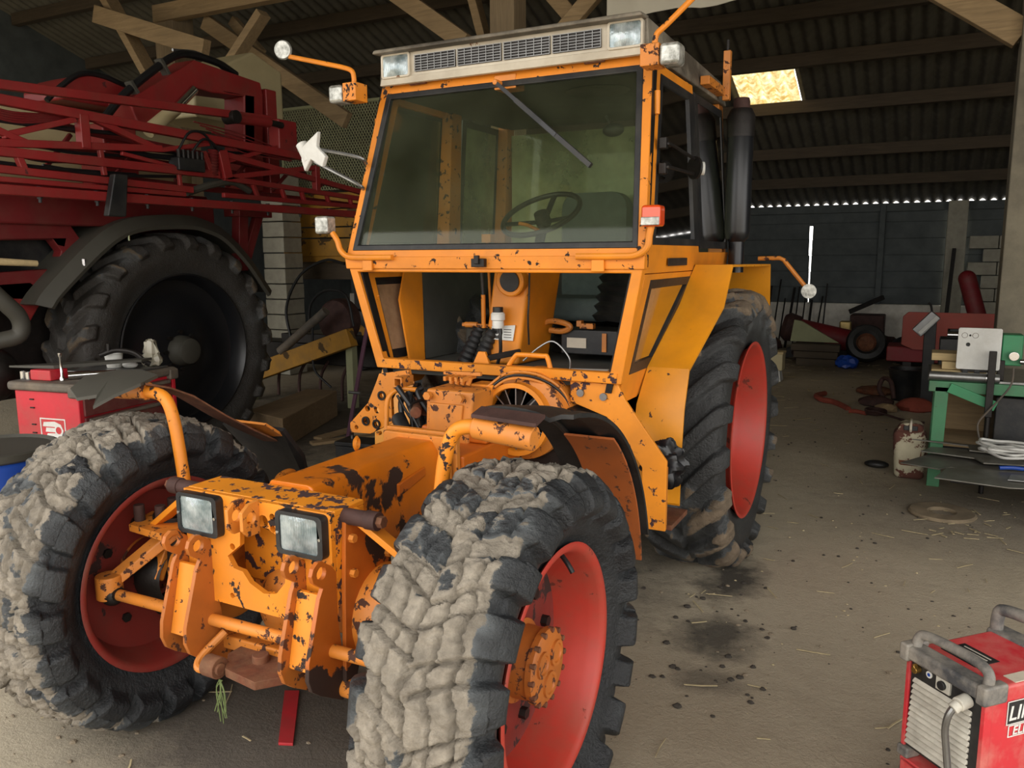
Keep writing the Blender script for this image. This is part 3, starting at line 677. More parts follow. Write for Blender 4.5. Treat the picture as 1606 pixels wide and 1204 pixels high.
# cooling fan in its ring, seen behind the pump housing
fc = (.235, 1.2, 1.075)
fan = part('fan_ring', MB().lathe([(0,.165),(-.012,.172),(-.012,.150),(.0,.146),(.05,.150),(.05,.168)], fc, (0,1,0), 40, True), 'orange')
part('fan_shroud', MB().lathe([(.05,.168),(.07,.205),(.30,.215),(.30,.20),(.08,.19),(.06,.15)], fc, (0,1,0), 40, True), 'orange_worn', fan)
fs = MB()
for k in range(16):
    t = 2*PI*k/16; fs.bar((fc[0]+.045*math.cos(t), 1.205, fc[2]+.045*math.sin(t)), (fc[0]+.155*math.cos(t), 1.205, fc[2]+.155*math.sin(t)), .005, .005, (0,1,0))
part('fan_guard', fs, 'steel', fan)
part('fan_hub', MB().lathe([(-.02,0),(-.02,.03),(0,.05),(.05,.05)], fc, (0,1,0), 24), 'orange_worn', fan)
for k in range(8):
    t = 2*PI*k/8; a = Vector((fc[0]+.05*math.cos(t), 1.23, fc[2]+.05*math.sin(t))); b = Vector((fc[0]+.145*math.cos(t), 1.25, fc[2]+.145*math.sin(t)))
    part('fan_blade', MB().bar(a, b, .05, .006, (.5*math.sin(t), 1, -.5*math.cos(t))), 'dark_metal', fan)
for i, dz in enumerate((.0,.014,.03)):
    part('fuel_pipe', MB().tube([(.10,1.16,1.19+dz),(.2,1.2,1.262+dz),(.33,1.26,1.25+dz),(.42,1.34,1.16+dz),(.44,1.4,1.02)], .006, 8), 'orange_worn' if i != 1 else 'hose')
part('engine_block', MB().box((-.22,1.32,.62),(.48,2.1,1.12)), 'dark_metal', bevel=.02)
part('guide_vane', MB().quad8([(.02,1.16,1.13),(.10,1.16,1.13),(.14,1.16,1.235),(.02,1.16,1.235)], [(.02,1.26,1.13),(.10,1.26,1.13),(.14,1.26,1.235),(.02,1.26,1.235)]), 'orange', bevel=.004)
# control linkage on top of the pump housing
for k in range(4):
    part('spool', MB().cyl((-.05+.03*k,1.10,1.24),(-.035+.03*k,1.10,1.275), .012, n=10).bar((-.05+.03*k,1.04,1.27),(-.04+.03*k,1.16,1.275), .014, .02), 'orange_worn')
part('link_bar', MB().bar((-.10,1.12,1.285),(.10,1.12,1.29), .022, .018), 'orange_worn', bevel=.003)
# left: perforated bracket, loop handle, hoses and valves
hp = [(-.525,1.245),(-.345,1.275),(-.335,1.225),(-.40,1.215),(-.455,1.12),(-.452,1.0),(-.59,.93),(-.72,.925),(-.72,.975),(-.60,1.09),(-.545,1.20)]
holes = [circle(x, z, r, 12) for x, z, r in ((-.51,1.135,.016),(-.605,1.06,.016),(-.545,1.055,.016),(-.615,.995,.018),(-.548,.985,.018),(-.49,1.02,.014),(-.68,.955,.012),(-.485,.965,.014),(-.545,.935,.010))]
pb = part('perforated_bracket', XZ(1.2, hp, .022, holes), 'orange_chipped', bevel=.003)
for x, z in ((-.51,1.135),(-.615,.995),(-.548,.985)): part('bush', MB().lathe([(0,.024),(.008,.024),(.008,.015),(0,.015)], (x,1.178,z), (0,-1,0), 16, True), 'dark_metal', pb)
part('bracket_tube', MB().plate(rrect(-.375,1.20,-.325,1.25,.004), (0,1.19,0), (1,0,0), (0,0,1), .10, [rrect(-.367,1.208,-.333,1.242,.002)]), 'orange_worn')
part('loop_handle', MB().tube([(-.26,1.15,1.185),(-.345,1.10,1.19),(-.385,1.06,1.15),(-.385,1.04,1.05),(-.37,1.02,.97),(-.33,1.0,.945),(-.27,.98,.95)], .012), 'orange')
hs = random.Random(5)
for k in range(9):
    a = (-.30+hs.uniform(-.05,.1), 1.10+hs.uniform(-.05,.1), 1.17+hs.uniform(-.03,.04)); b = (-.22+hs.uniform(-.09,.08), 1.05+hs.uniform(-.05,.1), 1.0+hs.uniform(-.04,.04))
    m = tuple((p+q)/2+hs.uniform(-.06,.06) for p, q in zip(a, b)); part('hose', MB().tube([a, m, b], hs.choice((.007,.01,.014)), 8), 'hose')
part('valve_block', MB().box((-.30,1.14,1.06),(-.15,1.26,1.15)).cyl((-.27,1.13,1.10),(-.20,1.02,1.10), .028, n=14), 'rust', bevel=.006)
part('filter', MB().cyl((-.33,1.06,1.06),(-.22,.98,.98), .036, n=18), 'black', bevel=.006)
part('drain_hook', MB().plate([(-.30,.94),(-.24,.96),(-.235,1.0),(-.265,1.025),(-.30,1.0)], (0,.99,0), (1,0,0), (0,0,1), .02, [circle(-.268,.99,.012,10)]), 'orange_worn', bevel=.003)
# mudguard stays and rubber mudguards over the front wheels
def slab_(pts, off):
    n = len(pts); off = Vector(off); v = [Vector(p) for p in pts]+[Vector(p)+off for p in pts]
    return MB().add(v, [tuple(range(n)), tuple(range(2*n-1,n-1,-1))]+[(i,i+n,(i+1)%n+n,(i+1)%n) for i in range(n)])
def mudguard(s):
    part('mudguard_stay', MB().tube([(s*.56,.0,.86),(s*.575,.0,1.0),(s*.59,.0,1.12),(s*.605,.0,1.21),(s*.63,.0,1.28),(s*.67,.0,1.312),(s*.75,.0,1.320)], .0235, 14), 'orange_chipped')
    if s > 0:
        part('stay_sleeve', MB().cyl((s*.715,0,1.318),(s*.915,0,1.300), .037, n=20), 'orange_worn', bevel=.004)
        part('clamp_plate', MB().quad8([(s*.72,-.035,1.352),(s*.935,-.035,1.342),(s*.935,.03,1.358),(s*.72,.03,1.366)], [(s*.72,-.035,1.364),(s*.935,-.035,1.354),(s*.935,.03,1.370),(s*.72,.03,1.378)]), 'rust_dark', bevel=.002)
    else:
        part('stay_sleeve', MB().cyl((s*.74,0,1.322),(s*.93,0,1.315), .036, n=18), 'orange_worn', bevel=.004)
    if s < 0:
        # what is left of this mudguard: a narrow rusty strip, a torn end and its stay
        st = [(-.04,1.362),(.07,1.330),(.18,1.280),(.35,1.165),(.50,1.075),(.58,1.03),(.66,.985)]; v = []; f = []
        for d in (0,.008):
            for y, z in st: v += [(-.815,y,z-d),(-.70,y,z-d)]
        n = len(st)
        for i in range(n-1): a = 2*i; f += [(a,a+2,a+3,a+1),(2*n+a,2*n+a+1,2*n+a+3,2*n+a+2),(a,2*n+a,2*n+a+2,a+2),(a+1,a+3,2*n+a+3,2*n+a+1)]
        md = part('mudguard_strip', MB().add(v, f), 'rust', smooth=50)
        part('torn_rubber', slab_([(-.62,.60,1.07),(-.99,.60,1.07),(-1.0,.76,.90),(-.98,.84,.74),(-.66,.80,.74),(-.62,.72,.92)], (0,-.018,-.012)), 'black', md, smooth=50)
        part('rear_stay', MB().tube([(-.46,.36,.80),(-.58,.50,.86),(-.62,.62,.86),(-.66,.70,.80),(-.70,.705,.74)], .018, 10), 'orange_worn')
        return
    g = MB(); x0, x1 = .70, 1.01; n = 26; nx_ = 8
    a0, a1 = 89, 14
    for lay in (0, 1):
        for i in range(n+1):
            t = math.radians(a0+(a1-a0)*i/n)
            for j in range(nx_+1):
                u = j/nx_; r = .785 - .014*lay + .010*(1-abs(2*u-1)) - (.012 if j == 6 else 0) + (.006*math.sin(u*7) if i < 2 else 0)
                g.v.append((s*(x0+(x1-x0)*u), .05+r*math.cos(t), .58+r*math.sin(t)))
    k = (n+1)*(nx_+1)
    for i in range(n):
        for j in range(nx_):
            a = i*(nx_+1)+j; q = (a, a+nx_+1, a+nx_+2, a+1)
            g.f.append(q); g.f.append(tuple(c+k for c in reversed(q)))
    for i in range(n):
        for j in (0, nx_): a = i*(nx_+1)+j; g.f.append((a, a+nx_+1, a+nx_+1+k, a+k))
    for i in (0, n):
        for j in range(nx_): a = i*(nx_+1)+j; g.f.append((a, a+1, a+1+k, a+k))
    md = part('mudguard', g, 'black', smooth=50)
    # worn painted steel plate lining the rear of the mudguard
    ln = MB(); m_ = 12
    for d in (0,.008):
        for i in range(m_+1):
            t = math.radians(56-50*i/m_); r = .762-d
            for x in (.80,.985): ln.v.append((s*x, .05+r*math.cos(t), .58+r*math.sin(t)))
    k = 2*(m_+1)
    for i in range(m_):
        a = 2*i; ln.f += [(a,a+1,a+3,a+2),(k+a,k+a+2,k+a+3,k+a+1),(a,a+2,k+a+2,k+a),(a+1,k+a+1,k+a+3,a+3)]
    ln.f += [(0,k,k+1,1),(2*m_,2*m_+1,k+2*m_+1,k+2*m_)]
    part('guard_lining', ln, 'rust_orange', md, smooth=50)
    if s > 0: part('guard_stiffener', MB().tube([(.80, .05+.770*math.cos(t), .58+.770*math.sin(t)) for t in [math.radians(80-60*i/8) for i in range(9)]], .010, 8), 'black', md)
    part('rear_stay', MB().tube([(s*.46,.36,.80),(s*.58,.50,.86),(s*.62,.62,.86),(s*.66,.70,.80),(s*.70,.705,.74)], .018, 10), 'orange_worn')
mudguard(1); mudguard(-1)
# torn rubber flap hanging forward from the other mudguard
fl_ = MB(); rr = random.Random(9); pts = [(-.74,.05,1.366),(-.70,-.06,1.352),(-.72,-.16,1.322),(-.765,-.215,1.285),(-.80,-.17,1.318),(-.875,-.20,1.305),(-.955,-.17,1.330),(-1.0,-.08,1.36),(-.98,.03,1.372),(-.86,.07,1.378)]
fl_.v = [(x,y,z) for x,y,z in pts]+[(x,y,z+.012) for x,y,z in pts]; n = len(pts); c = (sum(p[0] for p in pts)/n, sum(p[1] for p in pts)/n, sum(p[2] for p in pts)/n+.02)
fl_.v += [c, (c[0],c[1],c[2]+.012)]
for i in range(n): j = (i+1)%n; fl_.f += [(j,i,2*n), (i+n,j+n,2*n+1), (i,j,j+n,i+n)]
part('rubber_flap', fl_, 'fender_black', smooth=30)
part('orange_patch', MB().quad8([(-.64,.50,1.10),(-.84,.50,1.10),(-.84,.66,.99),(-.64,.66,.99)], [(-.64,.508,1.108),(-.84,.508,1.108),(-.84,.668,.998),(-.64,.668,.998)]), 'orange_worn', smooth=50)

# ------------------------------------------------------------------ the tractor: cab
def ring3(outer, inner, off):
    n = len(outer); off = Vector(off); v = [Vector(p) for p in outer]+[Vector(p) for p in inner]
    v = v + [p+off for p in v]; f = []
    for i in range(n):
        j = (i+1)%n
        f += [(i,j,n+j,n+i), (2*n+i,3*n+i,3*n+j,2*n+j), (i,2*n+i,2*n+j,j), (n+i,n+j,3*n+j,3*n+i)]
    return MB().add(v, f)
def slab(pts, off): 
    n = len(pts); off = Vector(off); v = [Vector(p) for p in pts]+[Vector(p)+off for p in pts]
    return MB().add(v, [tuple(range(n)), tuple(range(2*n-1,n-1,-1))]+[(i,i+n,(i+1)%n+n,(i+1)%n) for i in range(n)])
def inset(p, q, t): return tuple(a+(b-a)*t for a, b in zip(p, q))
def WS(x, z, d=0.0): return (x, 1.307+(z-1.821)*.3006-d, z)
def LW(x, z, d=0.0): return (x, 1.310+(1.821-z)*.09-d, z)
def wsq(i, d=0.0, t=0.0):        # windscreen outline shrunk by i metres
    return [WS(-(.81-i), 1.821+i, d), WS(.81-i, 1.821+i, d), WS(.739-i, 2.706-i+t, d), WS(-(.739-i), 2.706-i+t, d)]
part('windscreen_frame', ring3(wsq(0, 0, .026), wsq(.040), (0,.045,.0)), 'orange_chipped', bevel=.006)
ws_ = part('windscreen', slab(wsq(.056, -.012), (0,.006,0)), 'windscreen', smooth=0)
part('seal', ring3(wsq(.036,.004), wsq(.066,.004), (0,.03,0)), 'black', ws_, bevel=.006)
w0, w1, w2 = WS(-.023,2.655,.05), WS(.33,2.375,.04), WS(.515,2.225,.02)
wp = part('wiper', MB().bar(w0, w1, .018, .010, (0,1,0)), 'black_gloss')
part('wiper_blade', MB().bar(inset(w0,w1,.35), w2, .022, .020, (0,1,0)), 'black', wp)
part('wiper_motor', MB().box((-.06,1.56,2.63),(.06,1.66,2.70)).cyl(WS(-.023,2.655,.06), WS(-.023,2.655,-.05), .014, n=12), 'orange_worn', wp, bevel=.006)
def lwq(o): return [LW(o[0],o[2]), LW(o[1],o[2]), LW(o[3],o[5]), LW(o[4],o[5])]
part('lower_frame', ring3([LW(-.675,1.245),LW(.690,1.245),LW(.805,1.80),LW(-.805,1.80)], [LW(-.630,1.298),LW(.640,1.298),LW(.745,1.748),LW(-.745,1.748)], (0,.05,0)), 'orange', bevel=.006)
part('sill_rail', slab([LW(-.66,1.250,.004),LW(.67,1.250,.004),LW(.675,1.296,.004),LW(-.665,1.296,.004)], (0,.004,0)), 'orange_sill')
part('cross_rail', slab([LW(-.808,1.765,.012),LW(.808,1.765,.012),LW(.812,1.825,.012),LW(-.812,1.825,.012)], (0,.05,0)), 'orange_chipped', bevel=.005)
for x, w in ((-.66,.06),(.60,.06)):
    part('hinge', MB().box((x-w/2,1.285,1.755),(x+w/2,1.30,1.825)), 'orange', bevel=.004)
part('catch', MB().box((-.035,1.27,1.775),(.035,1.30,1.815)).box((-.012,1.255,1.79),(.012,1.275,1.83)), 'dark_metal', bevel=.003)
def xs(z): return .805-.062*(z-1.82)/.88 if z > 1.80 else .805-.125*(1.80-z)/.55
def SP(s, y, z, d=0.0): return (s*(xs(z)+d), y, z)
for s in (-1, 1):
    # upper door with its glass, and the quarter light behind
    do = [SP(s,1.375,1.835), SP(s,1.635,2.69), SP(s,2.24,2.69), SP(s,2.24,1.835)]
    di = [SP(s,1.450,1.885), SP(s,1.680,2.635), SP(s,2.17,2.635), SP(s,2.17,1.885)]
    off = (-s*.035,0,0)
    dr = part('door', ring3(do, di, off), 'orange', bevel=.005)
    dk = [SP(s,1.48,1.905,.004), SP(s,1.70,2.61,.004), SP(s,2.145,2.61,.004), SP(s,2.145,1.905,.004)]
    do2 = [SP(s,1.435,1.872,.004), SP(s,1.672,2.645,.004), SP(s,2.25,2.645,.004), SP(s,2.25,1.872,.004)]
    part('seal', ring3(do2, dk, (-s*.01,0,0)), 'black', dr)
    part('glass', slab([(x-s*.01,y,z) for x,y,z in dk], (-s*.005,0,0)), 'side_glass', dr, smooth=0)
    for z in (2.5, 1.99):
        y = 1.307+(z-1.821)*.3006+.05
        part('hinge', MB().cyl((s*(xs(z)+.012),y,z-.05),(s*(xs(z)+.012),y,z+.05), .014, n=12).box((min(s*(xs(z)-.01),s*(xs(z)+.012)),y,z-.04),(max(s*(xs(z)-.01),s*(xs(z)+.012)),y+.04,z+.0)), 'orange', dr)
    part('corner_post', MB().bar(SP(s,1.345,1.78,-.02), SP(s,1.60,2.70,-.02), .05, .05, (1,0,0)), 'dark_metal')
    part('pillar', MB().quad8([(s*.695,2.13,1.80),(s*.785,2.13,1.80),(s*.785,2.27,1.80),(s*.695,2.27,1.80)], [(s*.665,2.16,2.70),(s*.735,2.16,2.70),(s*.735,2.27,2.70),(s*.665,2.27,2.70)]), 'orange_worn', bevel=.006)
    part('rear_pillar', MB().quad8([(s*.70,2.86,1.78),(s*.785,2.86,1.78),(s*.785,2.96,1.78),(s*.70,2.96,1.78)], [(s*.665,2.86,2.70),(s*.735,2.86,2.70),(s*.735,2.96,2.70),(s*.665,2.96,2.70)]), 'orange_worn', bevel=.006)
    y0 = 2.31 if s > 0 else 2.44
    q = part('quarter_light', slab([SP(s,y0,1.89), SP(s,y0,2.63), SP(s,2.85,2.63), SP(s,2.87,1.89)], (-s*.006,0,0)), 'dusty_glass', smooth=0)
    part('seal', ring3([SP(s,y0-.04,1.86,.003), SP(s,y0-.04,2.66,.003), SP(s,2.88,2.66,.003), SP(s,2.90,1.86,.003)], [SP(s,y0+.01,1.90,.003), SP(s,y0+.01,2.62,.003), SP(s,2.84,2.62,.003), SP(s,2.86,1.90,.003)], (-s*.012,0,0)), 'black', q)
    part('waist_panel', slab([SP(s,1.36,1.745), SP(s,1.36,1.84), SP(s,2.93,1.84), SP(s,2.93,1.745)], (-s*.03,0,0)), 'orange', bevel=.004)
    # lower door: kite-shaped pane in a tapering orange skin
    lo = [SP(s,1.375,1.742), SP(s,2.42,1.742), SP(s,1.93,1.235), SP(s,1.70,1.135), SP(s,1.425,1.135)]
    li = [SP(s,1.47,1.715), SP(s,2.35,1.715), SP(s,1.90,1.275), SP(s,1.72,1.275), SP(s,1.485,1.275)]
    ld = part('lower_door', ring3(lo, li, off), 'orange', bevel=.004)
    sl = [SP(s,1.505,1.675,.003), SP(s,2.10,1.675,.003), SP(s,1.79,1.325,.003), SP(s,1.70,1.325,.003), SP(s,1.52,1.325,.003)]
    part('seal', ring3([(x+s*.003,y,z) for x,y,z in li], sl, (-s*.012,0,0)), 'black', ld)
    part('glass', slab([(x-s*.01,y,z) for x,y,z in sl], (-s*.005,0,0)), 'dust_reflection_glass', ld, smooth=0)
    part('door_post', MB().quad8([SP(s,1.375,1.20,-.06),SP(s,1.375,1.20,-.03),SP(s,1.43,1.20,-.03),SP(s,1.43,1.20,-.06)], [SP(s,1.335,1.79,-.06),SP(s,1.335,1.79,-.03),SP(s,1.385,1.79,-.03),SP(s,1.385,1.79,-.06)]), 'dark_metal')
part('type_plate', slab([(.812,1.66,1.775),(.812,1.66,1.812),(.812,1.98,1.812),(.812,1.98,1.775)], (-.004,0,0)), 'black')
# roof, visor with grilles and lamps
rf = part('roof', MB().quad8([(-.735,1.545,2.715),(.735,1.545,2.715),(.75,2.99,2.70),(-.75,2.99,2.70)], [(-.722,1.545,2.868),(.722,1.545,2.868),(.72,2.95,2.84),(-.72,2.95,2.84)]).quad8([(-.725,1.465,2.852),(.725,1.465,2.852),(.722,1.56,2.856),(-.722,1.56,2.856)], [(-.715,1.47,2.872),(.715,1.47,2.872),(.715,1.60,2.882),(-.715,1.60,2.882)]), 'roof_skin', bevel=.008, seg=2)
part('headlining', MB().box((-.70,1.66,2.66),(.70,2.93,2.70)), 'interior', bevel=.01)
part('headlining_panel', MB().sphere((.33,1.95,2.655), .17, 20, 8, (1,.8,.16)), 'interior')
vz = part('visor', slab([(-.712,1.535,2.716),(.712,1.535,2.716),(.704,1.530,2.858),(-.704,1.530,2.858)], (0,.03,0)), 'cream', bevel=.006)
part('visor_lip', slab([(-.715,1.518,2.704),(.715,1.518,2.704),(.712,1.528,2.742),(-.712,1.528,2.742)], (0,.03,0)), 'cream', vz, bevel=.004)
GX = [-.505, -.250, .008, .266, .520]
for k in range(4):
    a, b = GX[k]+.008, GX[k+1]-.008
    g = part('grille', MB().box((a,1.526,2.756),(b,1.534,2.836)), 'dark_metal', vz)
    wm = MB()
    for i in range(7): z = 2.754+.0127*i; wm.bar((a,1.522,z+.004),(b,1.522,z+.004), .0024, .0024)
    for i in range(7): x = a+(b-a)*i/6; wm.bar((x,1.520,2.756),(x,1.520,2.836), .0024, .0024)
    part('grille', wm, 'steel', vz)
for x0, x1 in ((-.702,-.525),(.545,.712)):
    L = part('roof_lamp', MB().plate(rrect(x0,2.737,x1,2.856,.014), (0,1.540,0), (1,0,0), (0,0,1), .024, [rrect(x0+.01,2.746,x1-.01,2.847,.010)]), 'cream', vz, bevel=.003)
    v = MB(); n = 8; cx, cz = (x0+x1)/2, 2.7965
    for j in range(n+1):
        for i in range(n+1): a, b = i/n*2-1, j/n*2-1; v.v.append((cx+a*((x1-x0)/2-.010), 1.522-.012*(1-a*a)*(1-b*b), cz+b*.0505))
    for j in range(n):
        for i in range(n): k = j*(n+1)+i; v.f.append((k, k+1, k+n+2, k+n+1))
    part('roof_lamp', v, 'lampglass', vz)
for x in (-.55,.42): part('stay_bolt', MB().bar((x,1.555,2.704),(x+.1,1.555,2.706), .014, .014), 'rust', bevel=.003)
# side marker lamps on brackets, hoop handles with lamps, mirror and beacon arms
for s in (-1, 1):
    br = part('lamp_bracket', MB().box((min(s*.752,s*.835),1.36,2.615),(max(s*.752,s*.835),1.46,2.705)), 'orange_chipped' if s < 0 else 'orange_worn', bevel=.004)
    part('marker_lamp', MB().box((min(s*.838,s*.925),1.35,2.610),(max(s*.838,s*.925),1.45,2.700)), 'lens', br, bevel=.018, seg=3)
    hp_ = [(s*.50,1.285,1.822),(s*.70,1.285,1.822),(s*.78,1.285,1.828),(s*.825,1.285,1.86),(s*(.845 if s<0 else .835),1.285,1.91),(s*(.875 if s<0 else .842),1.285,1.95)]
    hh = part('hoop_handle', MB().tube(hp_, .015, 10), 'orange')
    lx = -.925 if s < 0 else .848
    part('indicator', MB().box((lx-.042,1.25,1.945),(lx+.042,1.33,2.035)), 'lens' if s < 0 else 'amber', hh, bevel=.014, seg=3)
    if s > 0: part('indicator_lens', MB().box((lx-.040,1.243,1.95),(lx+.040,1.252,1.985)), 'lens', hh, bevel=.004)
a = part('mirror_arm', MB().tube([(-.79,1.40,2.70),(-.79,1.40,2.735),(-.80,1.40,2.765),(-.84,1.40,2.785),(-.95,1.40,2.815),(-1.22,1.40,2.885)], .0125, 10), 'orange_chipped')
part('round_mirror', MB().lathe([(0,0),(0,.044),(.012,.050),(.02,.046),(.03,.0)], (-1.235,1.37,2.915), (-.35,1,.1), 24), 'lens', a)
part('mirror_arm', MB().tube([(.785,1.45,2.69),(.79,1.45,2.74),(.80,1.45,2.765),(.84,1.45,2.795),(.95,1.45,2.885),(1.15,1.45,3.05)], .0125, 10), 'orange_chipped')
b = part('beacon_post', MB().box((.775,2.76,2.70),(.815,2.80,2.97)), 'orange_worn', bevel=.004)
part('beacon_bracket', MB().box((.74,2.40,2.725),(.79,2.78,2.77)), 'orange_worn', b, bevel=.004)
part('beacon_pin', MB().cyl((.795,2.78,2.97),(.795,2.78,3.03), .008, n=10), 'dark_metal', b)
# wing mirrors: steel rods; the left one keeps only its clamp and a torn white housing
la = part('mirror_rods', MB().tube([(-.745,1.42,2.305),(-.760,1.36,2.335),(-1.10,1.36,2.405)], .010, 8), 'steel')
part('lower_rod', MB().tube([(-.765,1.42,2.175),(-.775,1.36,2.205),(-1.08,1.36,2.345)], .010, 8), 'steel', la)
part('clamp', MB().cyl((-1.12,1.36,2.42),(-1.07,1.36,2.33), .033, n=16), 'white_plastic', la)
part('torn_housing', slab([(-1.10,1.33,2.40),(-.985,1.33,2.475),(-.998,1.33,2.40),(-.94,1.33,2.345),(-.965,1.33,2.29),(-1.04,1.33,2.335),(-1.085,1.33,2.275),(-1.105,1.33,2.335)], (0,.03,0)), 'white_plastic', la, bevel=.006)
ra = part('mirror_rods', MB().tube([(.815,1.555,2.315),(.835,1.58,2.315),(.85,1.93,2.285)], .008, 8), 'dark_metal')
part('lower_rod', MB().tube([(.815,1.555,2.215),(.835,1.58,2.215),(.85,1.95,2.215)], .008, 8), 'dark_metal', ra)
part('clamp', MB().cyl((.835,1.96,2.245),(.885,1.98,2.245), .032, n=16), 'white_plastic', ra, bevel=.004)
part('mirror', MB().lathe([(0,0),(0,.055),(.012,.055),(.016,.0)], (.845,1.93,2.245), (.75,1,0), 24), 'dark_metal', ra)
for z in (2.32, 2.21): part('mirror_bracket', MB().box((.79,1.53,z-.025),(.825,1.57,z+.025)), 'dark_metal', ra, bevel=.005)
# exhaust stack
ex = part('exhaust', MB().lathe([(1.72,.045),(1.90,.045),(1.925,.068),(1.96,.075),(2.56,.075),(2.59,.060),(2.60,.045)], (.865,2.87,0), (0,0,1), 32), 'black_gloss')
part('tail_pipe', MB().lathe([(2.58,.048),(2.70,.048),(2.72,.042),(2.68,.040),(2.58,.040)], (.865,2.87,0), (0,0,1), 20), 'rust_dark', ex)
part('heat_collar', MB().lathe([(2.50,.078),(2.62,.08),(2.66,.06)], (.865,2.87,0), (0,0,1), 24), 'dark_metal', ex)
# rear mudguards
def rear_guard(s):
    pr = [(3.34,1.30,1.0),(3.30,1.50,1.0),(3.26,1.765,1.0),(2.17,1.775,1.0),(2.06,1.57,.985),(1.75,1.28,.90),(1.68,1.10,.90),(1.63,.90,.905),(1.62,.64,.905)]
    v = []; f = []
    for d in (0, .012):
        for y, z, xo in pr: xi = .805 if z > 1.7 else (.75 if z > 1.5 else (.69 if z > 1.2 else .66)); xi = .70 if y > 3 else xi; v += [(s*xi, y+d*.7, z-d), (s*xo, y+d*.7, z-d)]
    n = len(pr)
    for i in range(n-1):
        a = 2*i; f += [(a,a+1,a+3,a+2), (2*n+a,2*n+a+2,2*n+a+3,2*n+a+1), (a+1,2*n+a+1,2*n+a+3,a+3), (a,a+2,2*n+a+2,2*n+a)]
    f += [(0,2*n,2*n+1,1), (2*n-2,2*n-1,4*n-1,4*n-2)]
    g = part('rear_mudguard', MB().add(v, f), 'orange_fender', smooth=20)
    part('guard_cheek', slab([(s*(xs(z)-.055),y,z) for y,z in ((1.885,1.74),(1.71,1.74),(1.61,1.59),(1.585,1.25),(1.73,1.25))], (-s*.012,0,0)), 'orange', g)
    part('inner_lining', slab([(s*(xs(z)-.05),y,z) for y,z in ((1.76,1.25),(2.9,1.25),(2.9,1.78),(1.90,1.78))], (-s*.012,0,0)), 'interior', g)
    return g
for s in (-1, 1): rear_guard(s)
arm = part('step_bracket', XZ(1.405, [(.43,1.245),(.665,1.245),(.705,1.17),(.905,.905),(.905,.575),(.79,.575),(.79,.865),(.615,1.085),(.43,1.145)], .018), 'orange_sill', bevel=.003)
for x, z in ((.485,1.19),(.60,1.18)): part('bolt', MB().cyl((x,1.388,z),(x,1.375,z), .018, n=16), 'steel', arm)
part('step_cheek', MB().box((.79,1.40,.58),(.905,1.415,.875)), 'orange_worn', arm)
part('step', MB().box((.80,1.41,.575),(.93,1.68,.60)), 'rust', arm, bevel=.004)
rl = part('rear_lamp_arm', MB().tube([(.93,3.22,1.80),(1.06,3.22,1.802),(1.085,3.22,1.79),(1.235,3.22,1.61)], .014, 10, smooth=False), 'orange_worn')
part('rear_lamp', MB().lathe([(0,0),(0,.045),(.02,.04),(.03,0)], (1.245,3.20,1.60), (0,1,0), 20), 'lens', rl)
part('rear_axle', MB().cyl((-.75,WB,RR_),(.75,WB,RR_), .14, n=28).box((-.30,2.1,.6),(.30,3.0,1.2)), 'dark_metal', bevel=.01)

# inside the cab
part('cab_floor', MB().box((-.66,1.42,1.215),(.67,2.95,1.245)), 'interior', bevel=.004)
part('floor_mat', MB().plate([(-.60,1.40),(-.20,1.41),(-.26,1.60),(-.58,1.62)], (0,0,1.247), (1,0,0), (0,1,0), .008), 'black')
part('rear_wall', MB().box((-.70,2.90,1.24),(.70,2.95,1.90)), 'interior')
part('rear_window', MB().box((-.66,2.905,1.90),(.66,2.912,2.62)), 'dusty_glass', smooth=0)
col_ = part('steering_tower', MB().quad8([(-.245,1.74,1.245),(-.03,1.74,1.245),(-.0,2.08,1.245),(-.21,2.08,1.245)], [(-.175,1.76,1.80),(.045,1.76,1.80),(.10,2.05,1.80),(-.11,2.05,1.80)]), 'orange', bevel=.02, seg=3)
part('air_duct', MB().lathe([(.0,.0),(.0,.055),(-.05,.058),(-.055,.075),(-.05,.082),(.02,.085)], (-.055,1.755,1.70), (0,1,.1), 28), 'orange', col_)
part('duct_mouth', MB().lathe([(-.056,0),(-.056,.056)], (-.055,1.755,1.70), (0,1,.1), 24), 'black', col_)
bt = part('fluid_bottle', MB().lathe([(0,.0),(0,.028),(.02,.032),(.04,.030),(.045,.038),(.075,.038),(.085,.030)], (-.118,1.69,1.447), (0,0,1), 20), 'white_plastic', col_)
part('cap', MB().lathe([(.085,.028),(.112,.028),(.114,.0)], (-.118,1.69,1.447), (0,0,1), 20), 'black', bt)
part('drain_hose', MB().tube([(-.105,1.69,1.46),(-.10,1.68,1.40),(-.105,1.69,1.32),(-.13,1.70,1.25)], .010, 8), 'hose', bt)
lab = part('notice_plate', slab([(-.190,1.735,1.382),(-.052,1.735,1.378),(-.038,1.738,1.462),(-.180,1.738,1.452)], (0,-.004,0)), 'white_plastic', col_)
part('round_mark', MB().lathe([(0,.017),(.001,.017),(.001,.034),(0,.034)], (-.148,1.731,1.420), (0,-1,0), 24, True), 'black', lab)
part('round_mark', MB().lathe([(0,0),(0,.014),(.001,0)], (-.150,1.731,1.424), (0,-1,0), 14), 'black', lab)
for i in range(4): part('print_line', MB().box((-.105,1.728,1.394+.014*i),(-.060,1.730,1.397+.014*i)), 'dark_metal', lab)
sw = part('steering_wheel', MB(), 'black') if False else None
wc = Vector((-.05,2.08,2.055)); ax = Vector((0.10,.62,-1)).normalized()
ring_ = [(.015*math.cos(t), .225+.015*math.sin(t)) for t in [2*PI*k/10 for k in range(10)]]
sw = part('steering_wheel', MB().lathe(ring_, wc, ax, 48, True), 'black')
u = ax.cross(Vector((1,0,0))).normalized(); w_ = ax.cross(u).normalized()
for t in (.35, PI-.35, -PI/2):
    part('spoke', MB().bar(wc+ax*.05, wc+w_*(.22*math.cos(t))+u*(.22*math.sin(t)), .03, .012, ax), 'black', sw)
